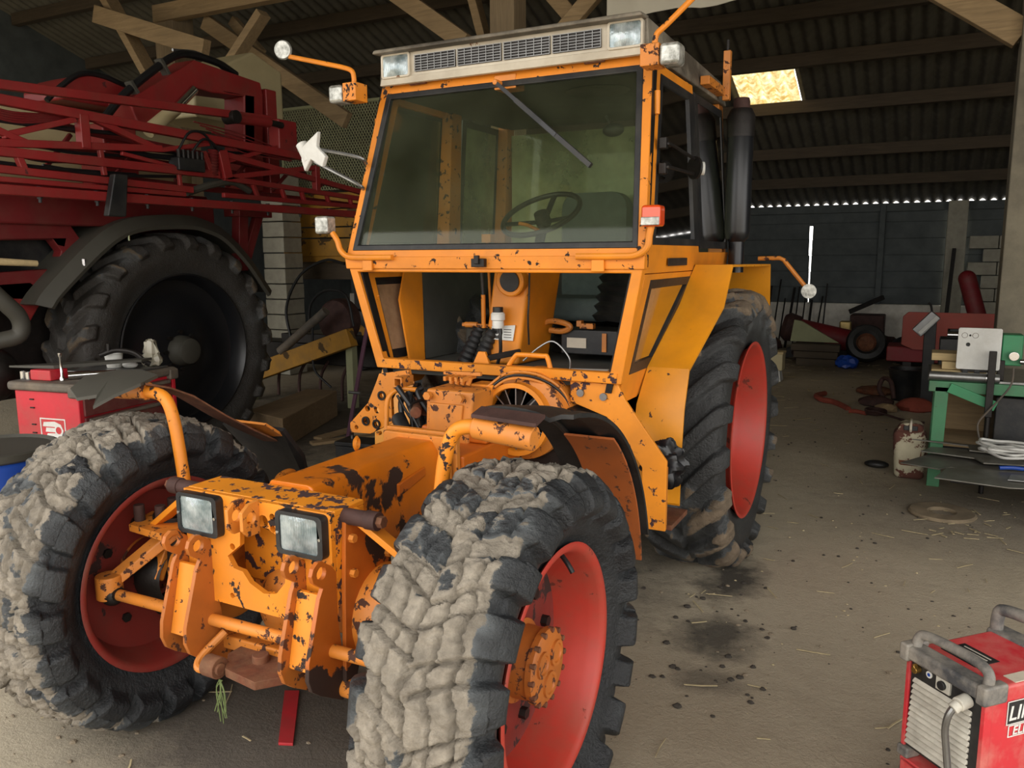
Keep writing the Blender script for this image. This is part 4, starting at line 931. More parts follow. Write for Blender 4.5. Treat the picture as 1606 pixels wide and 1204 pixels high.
part('boss', MB().lathe([(-.01,0),(-.01,.04),(.06,.045),(.08,.03)], wc, ax, 20), 'black', sw)
part('steering_column', MB().cyl(wc+ax*.05, (-.04,1.98,1.78), .028, n=14), 'dark_metal')
part('stalk', MB().tube([(-.02,2.0,1.96),(-.06,1.93,1.99),(-.10,1.90,2.0)], .010, 8), 'orange')
part('seat_back', MB().plate(rrect(-.19,1.50,.24,2.21,.10,5), (0,2.80,0), (1,0,0), (0,0,1), .12), 'seat', bevel=.03, seg=3)
part('seat_cushion', MB().box((-.21,2.30,1.44),(.26,2.75,1.58)), 'seat', bevel=.04, seg=3)
part('seat_bellows', MB().lathe([(0,.20),(.03,.17),(.06,.2),(.09,.17),(.12,.2),(.15,.17),(.18,.2)], (.02,2.52,1.25), (0,0,1), 24), 'black')
for i, (x, y) in enumerate(((-.335,1.70),(-.255,1.72))):
    part('lever_boot', MB().lathe([(.016*k, .040+(.008 if k%2 else 0)-.0012*k) for k in range(14)], (x,y,1.245), (.42,.1,1), 18), 'black')
part('lever', MB().tube([(-.24,1.75,1.44),(-.235,1.74,1.62)], .012, 10), 'orange_chipped'); part('lever_shaft', MB().cyl((-.235,1.74,1.62),(-.24,1.73,1.80), .010, n=10), 'black')
part('linkage', MB().bar((-.40,1.80,1.45),(-.20,1.80,1.445), .03, .02).cyl((-.38,1.79,1.45),(-.30,1.79,1.45), .016, n=12), 'orange_worn', bevel=.003)
part('pedal_bracket', slab([(-.15,1.44,1.25),(-.02,1.44,1.25),(-.06,1.44,1.35),(-.10,1.44,1.35)], (0,.02,0)), 'orange', bevel=.004)
part('pedal_arm', MB().bar((-.06,1.45,1.315),(.06,1.60,1.34), .018, .03), 'dark_metal', bevel=.004)
part('grab_handle', MB().tube([(.075,1.40,1.255),(.10,1.40,1.30),(.135,1.40,1.345),(.16,1.40,1.352),(.28,1.40,1.352),(.305,1.40,1.345),(.33,1.40,1.26)], .012, 10), 'orange')
fb = part('fuse_box', MB().box((.11,2.0,1.29),(.44,2.25,1.425)), 'black', bevel=.006)
part('pale_label', MB().box((.148,1.994,1.325),(.262,2.001,1.38)), 'cream', fb); part('side_catch', MB().box((.355,1.99,1.31),(.38,2.001,1.41)), 'orange_worn', fb)
part('rusty_loop', MB().tube([(-.01,1.98,1.44),(.05,1.98,1.468),(.13,1.98,1.462),(.175,1.98,1.44),(.13,1.98,1.415),(.05,1.98,1.418)], .016, 8), 'orange_worn')
part('loose_bracket', MB().box((.22,2.0,1.43),(.30,2.04,1.46)).box((.20,2.0,1.44),(.23,2.04,1.475)), 'orange_worn', bevel=.004)
part('cloth_fold', MB().lathe([(.028*k, .19+(.028 if k%2 else 0)) for k in range(13)], (.38,2.35,1.42), (.1,.2,1), 28), 'black')
part('book', MB().box((.36,1.45,1.25),(.56,1.60,1.275), .25), 'white_plastic', bevel=.004)
part('cable', MB().tube([(.10,1.55,1.30),(.17,1.6,1.37),(.25,1.6,1.40),(.34,1.58,1.33),(.36,1.55,1.27)], .005, 6), 'steel')
part('cable', MB().tube([(.04,1.75,1.78),(.05,1.72,1.6),(.045,1.72,1.5),(.035,1.75,1.36)], .005, 6), 'hose')
part('gas_strut', MB().cyl((-.735,1.45,1.60),(-.72,1.45,1.44), .011, n=12), 'black_gloss'); part('strut_rod', MB().cyl((-.72,1.45,1.44),(-.705,1.45,1.28), .006, n=10), 'chrome')
part('strut_bracket', slab([(-.79,1.42,1.62),(-.72,1.46,1.62),(-.745,1.46,1.585),(-.78,1.42,1.56)], (0,.01,0)), 'orange', bevel=.002)
part('cab_mirror', MB().sphere((.40,2.0,2.465), .05, 14, 10, (1.2,.6,.7)).cyl((.40,2.0,2.46),(.36,2.0,2.54), .008, n=8), 'black')
part('gear_console', MB().box((-.45,1.9,1.24),(-.30,2.25,1.42)), 'interior', bevel=.02)
part('knob_lever', MB().cyl((-.29,1.93,1.42),(-.295,1.9,1.90), .008, n=8).box((-.32,1.88,1.90),(-.265,1.93,1.945)), 'orange')

# ------------------------------------------------------------------ red self-propelled crop sprayer on the left
S = thing('crop_sprayer', (-4.2, 2.8, 0), 'red field sprayer with folded lattice boom and tall black wheel, parked left of tractor', 'sprayer')
def sp(name, mb, mat, parent=None, **k): return obj(name, mb, M[mat], parent or S, **k)
def beam(y0, z0, y1, z1, w=.055, x=-3.4, mat='sprayer_red', name='boom_beam', dx=0.0, h=None):
    return sp(name, MB().bar((x, y0, z0), (x+dx, y1, z1), w, h or w), mat, bevel=.006)
beam(.6,2.885,3.52,3.03,.06); beam(.6,2.835,4.10,2.745,.065)
beam(.6,2.51,2.35,2.65,.05); beam(.6,2.50,2.90,2.50,.06); beam(.6,2.40,2.62,2.36,.05); beam(.6,2.33,2.55,2.32,.035); beam(.6,2.265,5.2,2.25,.065)
for a in ((1.71,2.81,1.71,2.58,.07),(1.83,2.60,1.85,2.41,.035),(1.23,2.50,1.27,2.39,.045),(4.11,2.68,4.11,2.45,.06),(2.50,2.52,2.51,2.37,.03),(2.93,2.70,2.98,2.48,.09),(2.75,2.67,2.84,2.48,.05)):
    beam(*a, name='upright')
for a in ((1.15,2.60,1.66,2.77,.04),(.9,2.70,1.33,2.56,.045),(1.81,2.79,2.33,2.64,.045),(2.95,2.48,4.11,2.67,.045),(2.35,2.64,3.0,2.78,.035),(2.0,2.58,2.5,2.52,.03),(3.0,2.62,3.6,2.80,.035)):
    beam(*a, name='diagonal')
beam(2.90,2.68,5.2,2.44,.05); beam(2.98,2.48,5.2,2.40,.045); beam(2.94,2.34,5.2,2.33,.04)
for a in ((3.28,2.46,3.34,2.34),(3.63,2.45,3.68,2.33),(3.89,2.44,3.94,2.32),(4.25,2.42,4.29,2.32),(4.60,2.43,4.64,2.31),(4.92,2.42,4.95,2.31)):
    beam(*a, w=.035, name='rung')
# a second boom section folded behind the first
beam(.6,2.80,4.2,2.62,.05,x=-3.62,mat='sprayer_dark'); beam(.6,2.45,5.2,2.36,.05,x=-3.62,mat='sprayer_dark'); beam(.6,2.62,3.6,2.56,.04,x=-3.66,mat='sprayer_dark')
for k in range(7): beam(1.0+.55*k,2.44,1.22+.55*k,2.72-.02*k,.03,x=-3.62,mat='sprayer_dark',name='diagonal')
sp('boom_ram', MB().cyl((-3.4,3.10,2.985),(-3.4,3.52,3.005), .045, n=18), 'sprayer_red', bevel=.005); sp('ram_rod', MB().cyl((-3.4,3.5,3.005),(-3.4,3.68,3.0), .028, n=14), 'dark_metal')
sp('boom_pivot', MB().box((-3.55,3.66,2.72),(-3.42,3.90,3.06)), 'sprayer_red', bevel=.012)
sp('pivot_end', MB().cyl((-3.46,3.08,2.985),(-3.33,3.08,2.985), .055, n=16), 'dark_metal', bevel=.004)
sp('lamp_shard', MB().box((-3.40,3.92,2.78),(-3.36,3.98,2.86)), 'lens', bevel=.004)
# spray lines, hoses, nozzles
rn = random.Random(11)
for k in range(12):
    y = .8+rn.random()*2.2; z = 2.42+rn.random()*.35; L = .5+rn.random()*.8
    sp('spray_hose', MB().tube([(-3.46,y,z),(-3.44,y+L*.4,z-.06*rn.random()),(-3.46,y+L,z+.05*(rn.random()-.5))], .010+.006*rn.random(), 7), 'hose')
for k in range(6):
    sp('thin_line', MB().tube([(-3.42,2.7+.06*k,2.90-.02*k),(-3.40,3.2,2.86-.03*k),(-3.42,3.8,2.76-.012*k)], .006, 6), 'sprayer_dark')
for k in range(5):
    sp('sagging_hose', MB().tube([(-3.44,.95,2.80-.01*k),(-3.43,1.25,2.76-.015*k),(-3.44,1.62,2.80-.01*k)], .008, 7), 'sprayer_dark')
for k in range(9): sp('nozzle', MB().cyl((-3.42,.95+.42*k,2.30),(-3.42,.95+.42*k,2.22), .018, n=10).cyl((-3.42,.95+.42*k,2.22),(-3.42,.95+.42*k,2.195), .011, n=8), 'black')
sp('valve_block', MB().box((-3.46,2.46,2.50),(-3.34,2.72,2.60)), 'black', bevel=.01)
for k in range(6): sp('valve', MB().cyl((-3.36,2.48+.045*k,2.58),(-3.36,2.48+.045*k,2.66), .016, n=10), 'dark_metal')
sp('hose_loop', MB().tube([(-3.38,2.5,2.66),(-3.36,2.6,2.80),(-3.36,2.75,2.80),(-3.38,2.88,2.66)], .010, 8), 'hose')
sp('hose_loop', MB().tube([(-3.38,2.6,2.62),(-3.35,2.72,2.76),(-3.36,2.86,2.72),(-3.38,2.95,2.6)], .010, 8), 'hose')
sp('hose_bundle', MB().tube([(-3.44,2.6,2.34),(-3.42,2.85,2.42),(-3.44,3.1,2.46),(-3.46,3.3,2.40)], .03, 9), 'fender_black')
sp('spring', MB().lathe([(.012*k, .035+(.012 if k%2 else 0)) for k in range(18)], (-3.40,2.84,2.49), (0,.12,1), 14), 'sprayer_dark')
sp('boom_rest', MB().quad8([(-3.36,1.78,2.12),(-3.36,1.93,2.12),(-3.36,1.97,2.42),(-3.36,1.86,2.42)], [(-3.30,1.78,2.12),(-3.30,1.93,2.12),(-3.30,1.97,2.42),(-3.30,1.86,2.42)]), 'black', bevel=.01)
# lifting arch, its ram, hoses; frame columns
sp('lift_arch', YZ(-4.06, [(2.41,3.05),(3.09,3.49),(3.86,3.44),(3.88,3.35),(3.82,2.45),(3.58,2.43),(3.64,3.28),(3.25,3.25),(3.10,3.26),(2.50,2.84)], .26), 'sprayer_red', bevel=.015)
sp('column', MB().box((-4.05,3.92,2.40),(-3.80,4.06,3.40)), 'sprayer_red', bevel=.012)
sp('arch_hose', MB().tube([(-3.86,2.2,2.86),(-3.86,2.42,3.10),(-3.86,2.70,3.33),(-3.88,2.95,3.50),(-3.90,3.15,3.555),(-3.90,3.45,3.545),(-3.95,3.7,3.50)], .032, 10), 'hose')
for y, z in ((2.50,3.16),(2.80,3.39)): sp('hose_clip', MB().bar((-3.86,y-.03,z+.05),(-3.86,y+.06,z-.08), .08, .03), 'fender_black', bevel=.004)
sp('thin_hose', MB().tube([(-3.95,3.0,3.57),(-3.95,3.3,3.60),(-3.95,3.6,3.50),(-3.95,3.8,3.45)], .012, 8), 'steel')
sp('lift_ram', MB().cyl((-3.78,2.84,3.05),(-3.78,2.55,2.83), .055, n=20), 'tank'); sp('ram_rod', MB().cyl((-3.78,3.05,3.24),(-3.78,2.84,3.05), .038, n=18), 'chrome')
sp('far_hood', YZ(-4.7, [(2.13,3.05),(2.13,3.14),(2.26,3.24),(2.39,3.29),(2.80,3.25),(2.80,3.05)], .5), 'sprayer_red', bevel=.02)
sp('hood_hose', MB().tube([(-4.2,2.0,3.02),(-4.2,2.12,3.14),(-4.2,2.30,3.27),(-4.2,2.5,3.29),(-4.2,2.75,3.25),(-4.2,3.1,3.26)], .022, 8), 'hose')
# tank, body and chassis
sp('spray_tank', MB().box((-5.6,.9,2.35),(-4.35,3.55,3.06)), 'tank', bevel=.16, seg=4)
sp('rear_hopper', MB().plate([(4.05,3.25),(5.35,3.25),(5.35,3.92),(4.9,4.06),(4.05,3.62)], (-5.6,0,0), (0,1,0), (0,0,1), .7), 'tank', bevel=.03)
sp('side_chassis', MB().box((-4.3,.5,2.07),(-3.9,3.30,2.33)), 'sprayer_dark', bevel=.02)
sp('rear_body', MB().box((-5.4,.5,1.9),(-4.3,3.6,2.4)), 'sprayer_dark', bevel=.02)
sp('mast_box', MB().box((-4.15,2.2,2.40),(-3.85,2.50,2.86)), 'sprayer_red', bevel=.012)
sp('side_cover', YZ(-4.08, [(.5,2.09),(1.94,2.10),(2.02,1.98),(1.98,1.85),(1.60,1.52),(.5,1.60)], .10, [[(1.40,1.955),(1.80,1.965),(1.86,1.88),(1.80,1.75),(1.38,1.73)]]), 'sprayer_dark', bevel=.012)
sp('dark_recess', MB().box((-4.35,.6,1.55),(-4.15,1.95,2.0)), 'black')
sp('lower_cover', YZ(-4.06, [(.5,1.62),(1.60,1.66),(1.70,1.55),(1.52,1.30),(1.42,1.48),(.5,1.50)], .08), 'sprayer_red', bevel=.01)
sp('mudguard_strut', MB().quad8([(-3.95,3.55,2.22),(-3.85,3.55,2.22),(-3.85,3.50,1.70),(-3.95,3.50,1.70)], [(-3.95,3.66,2.22),(-3.85,3.66,2.22),(-3.85,3.62,1.70),(-3.95,3.62,1.70)]), 'sprayer_dark', bevel=.006)
sp('mudguard_strut', MB().bar((-3.9,3.84,2.24),(-3.9,3.60,1.72), .06, .09), 'sprayer_dark', bevel=.006)
sp('cross_head', MB().box((-4.0,3.50,2.20),(-3.8,3.92,2.28)), 'sprayer_dark', bevel=.006)
sp('exhaust_pipe', MB().tube([(-3.75,1.05,1.75),(-3.72,1.22,1.55),(-3.72,1.33,1.42),(-3.74,1.33,1.30),(-3.80,1.20,1.26)], .058, 14), 'fender_black')
sp('gearbox', MB().sphere((-3.95,1.22,1.02), .20, 18, 12, (1,.9,1)), 'dark_metal')
sp('dark_underside', MB().box((-5.2,.5,.75),(-4.35,4.0,1.9)), 'dark_metal', bevel=.02)
sw_ = empty('field_wheel', (-4.05, 2.825, 1.02), S)
me = tyre_mesh('tyre', 1.02, .50, .66, .40, 22, .045, .95, .40, mudtop=.7, mat=M['tyre_sprayer'], seed=31, side_mud=.35, nth=600)
mesh_obj('tyre', me, (-4.05,2.825,1.02), sw_)
sp('wheel_disc', MB().lathe([(.235,.665),(.245,.672),(.25,.66),(.235,.645),(.10,.615),(.07,.56),(.08,.40),(.12,.30),(.14,.20),(.14,.0)], (-4.05,2.825,1.02), (1,0,0), 72), 'black_gloss', sw_)
sp('hub', MB().lathe([(.12,.135),(.20,.13),(.22,.115),(.27,.11),(.28,.09),(.28,0)], (-4.05,2.825,1.02), (1,0,0), 36), 'fender_black', sw_)
for k in range(8):
    t = 2*PI*k/8; p = Vector((-3.93, 2.825+.165*math.cos(t), 1.02+.165*math.sin(t))); sp('wheel_nut', MB().cyl(p, p+Vector((.05,0,0)), .02, n=6), 'dark_metal', sw_)
fw = MB(); prof = [(1.50,1.50),(1.60,1.62),(1.95,1.93),(2.20,2.09),(2.46,2.16),(2.86,2.185),(3.10,2.15),(3.32,2.06),(3.60,1.82),(3.86,1.50)]
prof = [(p.x, p.y) for p in catmull([Vector((a,b,0)) for a,b in prof], 4)]
n = len(prof)
for d in (0, .03):
    for y, z in prof:
        r = math.hypot(y-2.825, z-1.02); k = (r-d)/r
        for x in (-4.32, -3.80): fw.v.append((x, 2.825+(y-2.825)*k, 1.02+(z-1.02)*k))
        k2 = (r-d-.09)/r; fw.v.append((-3.74+(-.012 if d else 0), 2.825+(y-2.825)*k2, 1.02+(z-1.02)*k2))
for i in range(n-1):
    for j in range(2):
        a = 3*i+j; fw.f += [(a,a+1,a+4,a+3), (a+3*n,a+3+3*n,a+4+3*n,a+1+3*n)]
    a = 3*i; fw.f += [(a+2,a+2+3*n,a+5+3*n,a+5), (a,a+3,a+3+3*n,a+3*n)]
fw.f += [(0,3*n,3*n+1,1),(1,3*n+1,3*n+2,2),(3*n-3,3*n-2,6*n-2,6*n-3),(3*n-2,3*n-1,6*n-1,6*n-2)]
sp('mudguard', fw, 'fender_black', smooth=50)
for y, z in ((1.88,1.80),(2.28,2.02)): sp('guard_bolt', MB().cyl((-3.76,y,z+.02),(-3.76,y,z-.06), .012, n=8), 'chrome')
sp('hammer_handle', MB().tube([(-3.95,1.30,1.81),(-3.93,1.45,1.80),(-3.92,1.62,1.79)], .028, 10, taper=.8), 'wood_pale')  # wooden hammer shaft lying in the recess, parented to the sprayer

# ------------------------------------------------------------------ red tool cabinet with its clutter
ca, sa = math.cos(math.radians(9)), math.sin(math.radians(9))
def TB(u, d, z): return (-2.8-ca*u-sa*d, 1.085-sa*u+ca*d, z)     # u along the side facing the camera, d along the drawers
def tbox(u0,u1,d0,d1,z0,z1):
    mb = MB(); mb.add([TB(u0,d0,z0),TB(u1,d0,z0),TB(u1,d1,z0),TB(u0,d1,z0),TB(u0,d0,z1),TB(u1,d0,z1),TB(u1,d1,z1),TB(u0,d1,z1)], [(0,1,2,3),(7,6,5,4),(4,5,1,0),(5,6,2,1),(6,7,3,2),(7,4,0,3)]); return mb
M['tool_red'] = paint('dusty_red_cabinet_paint', (206,36,52), chip=(150,90,70), scale=7, thr=.66, dusty=.35, dust=(146,110,90), rough=.45)
M['tool_dark'] = plain('dusty_maroon_drawer', (104,40,40), .6, 0, .35, 6, .1, dust=(120,98,80), dusty=.5)
M['grey_plastic'] = plain('dusty_grey_plastic', (92,86,78), .7, 0, .3, 7, .15, dust=(140,122,100), dusty=.6)
TC = thing('tool_cabinet', TB(.27,.43,0), 'red roller tool cabinet with grey top beside the left front wheel', 'tool cabinet')
def tc(name, mb, mat, parent=None, **k): return obj(name, mb, M[mat], parent or TC, **k)
tc('body', tbox(.012,.54,.02,.85,.10,.985), 'tool_red', bevel=.008)
tc('top_tray', tbox(-.015,.575,-.01,.885,.985,1.045), 'grey_plastic', bevel=.022, seg=3)
for d0 in (-.02,.80): tc('corner_guard', tbox(-.022,.06,d0,d0+.09,.955,1.035), 'grey_plastic', bevel=.015)
for k in range(6):
    z1 = .965-.145*k; dr = tc('drawer', tbox(-.006,.012,.05,.82,z1-.135,z1), 'tool_dark', bevel=.004)
    tc('drawer_lip', tbox(-.024,-.004,.07,.80,z1-.03,z1-.006), 'grey_plastic', dr, bevel=.008)
tc('side_rail', tbox(-.01,.012,.83,.86,.10,.98), 'tool_red', bevel=.004)
for u in (.08,.47):
    for d in (.10,.75):
        p = Vector(TB(u,d,.05)); c = tc('castor', MB().cyl(p-Vector((0,.015,0)), p+Vector((0,.015,0)), .05, n=16), 'black'); tc('castor_fork', tbox(u-.03,u+.03,d-.03,d+.03,.075,.105), 'steel', c)
# maker's badge on the side panel
def badge(poly, d, th, mat, name='badge', hole=()):
    o = TB(0,d,0); ux = Vector((-ca,-sa,0)); mb = MB().plate([(-u, z) for u, z in poly], o, -ux, (0,0,1), th, [[(-u,z) for u,z in h] for h in hole]); return tc(name, mb, mat)
def rect(u0,z0,u1,z1): return [(u0,z0),(u1,z0),(u1,z1),(u0,z1)]
badge(rect(.135,.655,.345,.812), .0195, .0015, 'white_plastic', hole=[rect(.143,.663,.337,.804)])
badge([(.315,.785),(.225,.792),(.175,.775),(.155,.735),(.175,.690),(.225,.678),(.225,.690),(.30,.690),(.29,.712),(.225,.715),(.225,.722),(.305,.722),(.297,.750),(.225,.750),(.225,.757),(.325,.757)], .0195, .0015, 'white_plastic', hole=[circle(.195,.735,.024,16)])
badge(rect(.135,.545,.345,.648), .0195, .0012, 'black', name='badge_plate')
def text(name, body, size, origin, ux, uz, mat, parent, ext=.0008, shear=0.0):
    cu = bpy.data.curves.new(name, 'FONT'); cu.body = body; cu.size = size; cu.extrude = ext; cu.shear = shear; cu.offset = size*.012
    t = bpy.data.objects.new(name, cu); COL.objects.link(t); bpy.context.view_layer.update()
    me = bpy.data.meshes.new_from_object(t.evaluated_get(bpy.context.evaluated_depsgraph_get())); bpy.data.objects.remove(t); bpy.data.curves.remove(cu)
    me.materials.clear(); me.materials.append(M[mat]); me.name = name
    o = bpy.data.objects.new(name, me); COL.objects.link(o)
    ux = Vector(ux).normalized(); uz = Vector(uz).normalized(); n = ux.cross(uz)
    m = Matrix(((ux.x,uz.x,n.x,0),(ux.y,uz.y,n.y,0),(ux.z,uz.z,n.z,0),(0,0,0,1))); m.translation = Vector(origin)-org(parent)
    o.parent = parent; o.matrix_local = m; return o
text('lettering', 'FACOM', .052, TB(.332,.0175,.585), (ca,sa,0), (0,0,1), 'white_plastic', TC)
for k in range(14):
    u = .40; z = .93-.055*k
    if k % 3 != 2: tc('side_slot', tbox(u-.02,u+.012,.012,.021,z-.004,z+.004), 'dark_metal')
def on_top(name, mb, mat, label, cat, **k): return single(name, mb, M[mat], label, cat, **k)
on_top('socket_case', tbox(.27,.44,.06,.20,1.046,1.115), 'tool_red', 'small red socket case lying on the grey cabinet top', 'case', bevel=.008)
TG = 'chrome sockets on the tool cabinet'
for i, (u, d, r, h) in enumerate(((.475,.08,.020,.05),(.50,.12,.022,.045),(.545,.10,.020,.05))):
    p = Vector(TB(u,d,1.046)); on_top('socket', MB().lathe([(0,0),(0,r),(h,r),(h,r*.6),(h-.02,r*.55),(h-.02,0)], p, (0,0,1), 14), 'chrome', ['chrome socket against the left end of the red case','chrome socket in the middle of the three by the red case','chrome socket nearest the left edge of the cabinet top'][i], 'socket', group=TG)
p = Vector(TB(.215,.10,1.046)); on_top('extension_bar', MB().lathe([(0,0),(0,.016),(.02,.016),(.03,.009),(.15,.008),(.16,.014),(.18,.014),(.18,0)], p, (0,0,1), 12), 'chrome', 'chrome extension bar standing upright beside the red case', 'tool')
p = TB(.20,.16,1.075); q = TB(.06,.32,1.075); on_top('ratchet', MB().cyl(TB(.21,.14,1.072), TB(.13,.24,1.072), .026, n=14).cyl(TB(.13,.24,1.072), TB(.03,.36,1.072), .020, n=14), 'chrome', 'chrome ratchet lying along the front edge of the cabinet top', 'tool')
on_top('metal_tray', tbox(.02,.50,.40,.83,1.046,1.060), 'steel', 'thin metal tray under the clutter on cabinet top', 'tray', bevel=.004)
on_top('dark_board', MB().add([TB(.60,.05,1.125),TB(.55,.14,1.118),TB(.02,.68,1.118),TB(.0,.56,1.118),TB(.30,.12,1.118), TB(.60,.05,1.137),TB(.55,.14,1.134),TB(.02,.68,1.134),TB(.0,.56,1.134),TB(.30,.12,1.140)], [(4,3,2,1,0),(5,6,7,8,9),(0,1,6,5),(1,2,7,6),(2,3,8,7),(3,4,9,8),(4,0,5,9)]), 'fender_black', 'long dark pointed board laid over the red case', 'board')
on_top('paper_cup', MB().lathe([(0,0),(0,.048),(.10,.062),(.10,.057),(.01,.044),(.01,0)], TB(.30,.62,1.062), (0,0,1), 22), 'white_plastic', 'white cup standing at the back of the cabinet top', 'cup')
on_top('spray_gun', MB().tube([TB(.30,.50,1.16),TB(.22,.56,1.19),TB(.12,.62,1.17),TB(.06,.66,1.10)], .018, 10).cyl(TB(.25,.53,1.19), TB(.25,.53,1.24), .012, n=10).cyl(TB(.06,.66,1.10), TB(.04,.68,1.085), .02, n=10), 'dark_metal', 'dark bent pipe fitting in front of the white cup', 'tool')
on_top('cloth', MB().sphere(TB(.16,.62,1.085), .045, 14, 8, (1.4,1.0,.55)), 'white_plastic', 'crumpled pale cloth beside the white cup', 'cloth')
bg_ = MB().sphere(TB(.10,.76,1.11), .07, 18, 12, (1.15,.9,1.0)); rb = random.Random(4)
bg_.v = [(x+rb.uniform(-.012,.012), y+rb.uniform(-.012,.012), max(1.061, z+rb.uniform(-.01,.01)+(.07 if z > 1.165 else 0))) for x,y,z in bg_.v]
def bagmat():
    m, nt, b = newmat('clear_plastic_bag'); b.inputs['Base Color'].default_value = srgb(196,190,170); b.inputs['Roughness'].default_value = .25; b.inputs['Transmission Weight'].default_value = .45; return m
M['bag'] = bagmat()
on_top('plastic_bag', bg_, 'bag', 'knotted clear plastic bag on the right end of the cabinet', 'bag', smooth=20)
M['blue'] = plain('blue_drum_plastic', (28,70,160), .4, 0, .2, 5, .05)
BD = thing('blue_drum', (-2.22,.22,0), 'blue drum with a dark lid at the left edge of the photo', 'drum')
obj('body', MB().lathe([(0,0),(0,.27),(.03,.285),(.28,.29),(.30,.298),(.32,.29),(.56,.29),(.58,.298),(.60,.29),(.84,.285),(.86,.27)], (-2.22,.22,0), (0,0,1), 40), M['blue'], BD)
obj('lid', MB().lathe([(.855,.0),(.855,.285),(.865,.298),(.895,.298),(.90,.285),(.885,.27),(.885,0)], (-2.22,.22,0), (0,0,1), 40), M['fender_black'], BD)

# ------------------------------------------------------------------ behind the sprayer: trailer, implement, timber, battery
YT = thing('farm_trailer', (-5.2, 9.0, 0), 'yellow boarded farm trailer standing behind the cab on the left', 'trailer')
def yt(name, mb, mat, **k): return obj(name, mb, M[mat], YT, **k)
for i, (z0, z1) in enumerate(((1.83,2.10),(2.12,2.27),(2.29,2.55),(2.57,2.80))): yt('side_board', MB().box((-7.4,7.97-.0*i,z0),(-2.75,8.02,z1)), 'yellow', bevel=.008)
yt('bed', MB().box((-7.4,8.02,1.74),(-2.75,10.0,1.84)), 'yellow', bevel=.01); yt('far_side', MB().box((-7.4,9.95,1.83),(-2.75,10.0,2.8)), 'yellow'); yt('tail_board', MB().box((-2.8,8.02,1.83),(-2.75,9.95,2.8)), 'yellow')
for x in (-7.38,-5.1,-2.85): yt('stake', MB().box((x-.04,7.92,1.72),(x+.04,7.97,2.84)), 'yellow', bevel=.006)
yt('chassis_rail', MB().box((-7.3,8.2,1.46),(-2.9,8.32,1.74)), 'wood_dark', bevel=.01)
for x in (-6.2,-4.0):
    w = empty('wheel', (x,8.2,.5), YT); obj('tyre', MB().lathe([(-.12,.28),(-.14,.38),(-.12,.48),(-.05,.50),(.05,.50),(.12,.48),(.14,.38),(.12,.28)], (x,8.25,.5), (0,1,0), 40), M['black'], w)
    obj('rim', MB().lathe([(-.10,.28),(-.06,.25),(-.02,.1),(-.05,.0)], (x,8.25,.5), (0,1,0), 30), M['yellow'], w)
    yt('axle_post', MB().box((x-.06,8.22,.5),(x+.06,8.34,1.48)), 'dark_metal')
mp = MB(); cnt = 40; x0, x1, z0, z1 = -7.35, -5.3, 2.84, 4.10
for i in range(-16, cnt):
    for sg in (1, -1):
        xa = x0+(x1-x0)*i/cnt; zb = z1-z0; L = (x1-x0)*16/cnt
        pa, pb_ = ((xa, z0), (xa+L, z1)) if sg > 0 else ((xa+L, z0), (xa, z1))
        t0 = 0; 
        def cl(pa, pb_):
            (xa_, za_), (xb_, zb_) = pa, pb_; ts = [0, 1]
            d = xb_-xa_
            lo, hi = sorted(((x0-xa_)/d, (x1-xa_)/d)); a_, b_ = max(0, lo), min(1, hi)
            return None if a_ >= b_ else ((xa_+d*a_, za_+(zb_-za_)*a_), (xa_+d*b_, za_+(zb_-za_)*b_))
        c = cl(pa, pb_)
        if c: mp.bar((c[0][0], 7.95+.006*sg, c[0][1]), (c[1][0], 7.95+.006*sg, c[1][1]), .013, .006, (0,1,0))
M['mesh_green'] = plain('dusty_green_wire', (150,152,116), .8, 0, .2, 5, 0)
mpo = yt('wire_mesh', mp, 'mesh_green', smooth=0); mpo['kind'] = 'stuff'
yt('mesh_rail', MB().box((x0,7.93,z1-.02),(x1,7.97,z1+.02)), 'mesh_green'); yt('mesh_post', MB().box((x0-.02,7.93,z0-.3),(x0+.02,7.97,z1+.02)), 'mesh_green'); yt('mesh_post', MB().box((x1-.02,7.93,z0-.3),(x1+.02,7.97,z1+.02)), 'mesh_green')
bp = struct(empty('pillar', (-7.0,7.5,0)))
for k in range(13): obj('brick', MB().box((-7.26+.01*(k%2),7.3,.01+.235*k),(-6.83+.01*(k%2),7.7,.232+.235*k)), M['block'], bp, bevel=.01, seg=1)
IM = thing('yellow_implement', (-4.9,5.6,0), 'yellow drawbar implement with hoses and a round pump behind the timber baulk', 'implement')
def im(name, mb, mat, parent=None, **k): return obj(name, mb, M[mat], parent or IM, **k)
im('drawbar', MB().bar((-5.9,5.5,.30),(-4.15,5.5,.88), .14, .22), 'yellow', bevel=.012)
im('cross_frame', MB().bar((-5.6,5.9,.78),(-3.9,5.9,.80), .10, .12), 'dark_metal', bevel=.01); im('dark_frame', MB().box((-6.3,5.9,.45),(-4.0,6.3,.72)), 'dark_metal', bevel=.02)
im('pump', MB().lathe([(-.05,0),(-.05,.12),(0,.25),(.05,.27),(.18,.27),(.22,.2),(.22,0)], (-4.62,5.75,1.04), (0,1,0), 32), 'rust_dark')
im('grey_pipe', MB().cyl((-5.25,5.45,.66),(-4.55,5.52,1.18), .055, n=18), 'grey_plastic')
im('hose', MB().tube([(-5.2,5.6,.8),(-5.25,5.6,1.2),(-5.0,5.6,1.6),(-4.6,5.6,1.78),(-4.3,5.6,1.74)], .018, 8), 'hose'); im('hose', MB().tube([(-4.9,5.6,.9),(-4.85,5.6,1.25),(-4.6,5.6,1.42),(-4.3,5.6,1.36),(-4.2,5.6,1.0)], .016, 8), 'hose')
im('hose', MB().tube([(-4.75,5.5,1.0),(-4.72,5.45,.7),(-4.70,5.45,.45),(-4.5,5.5,.25)], .014, 8), 'hose')
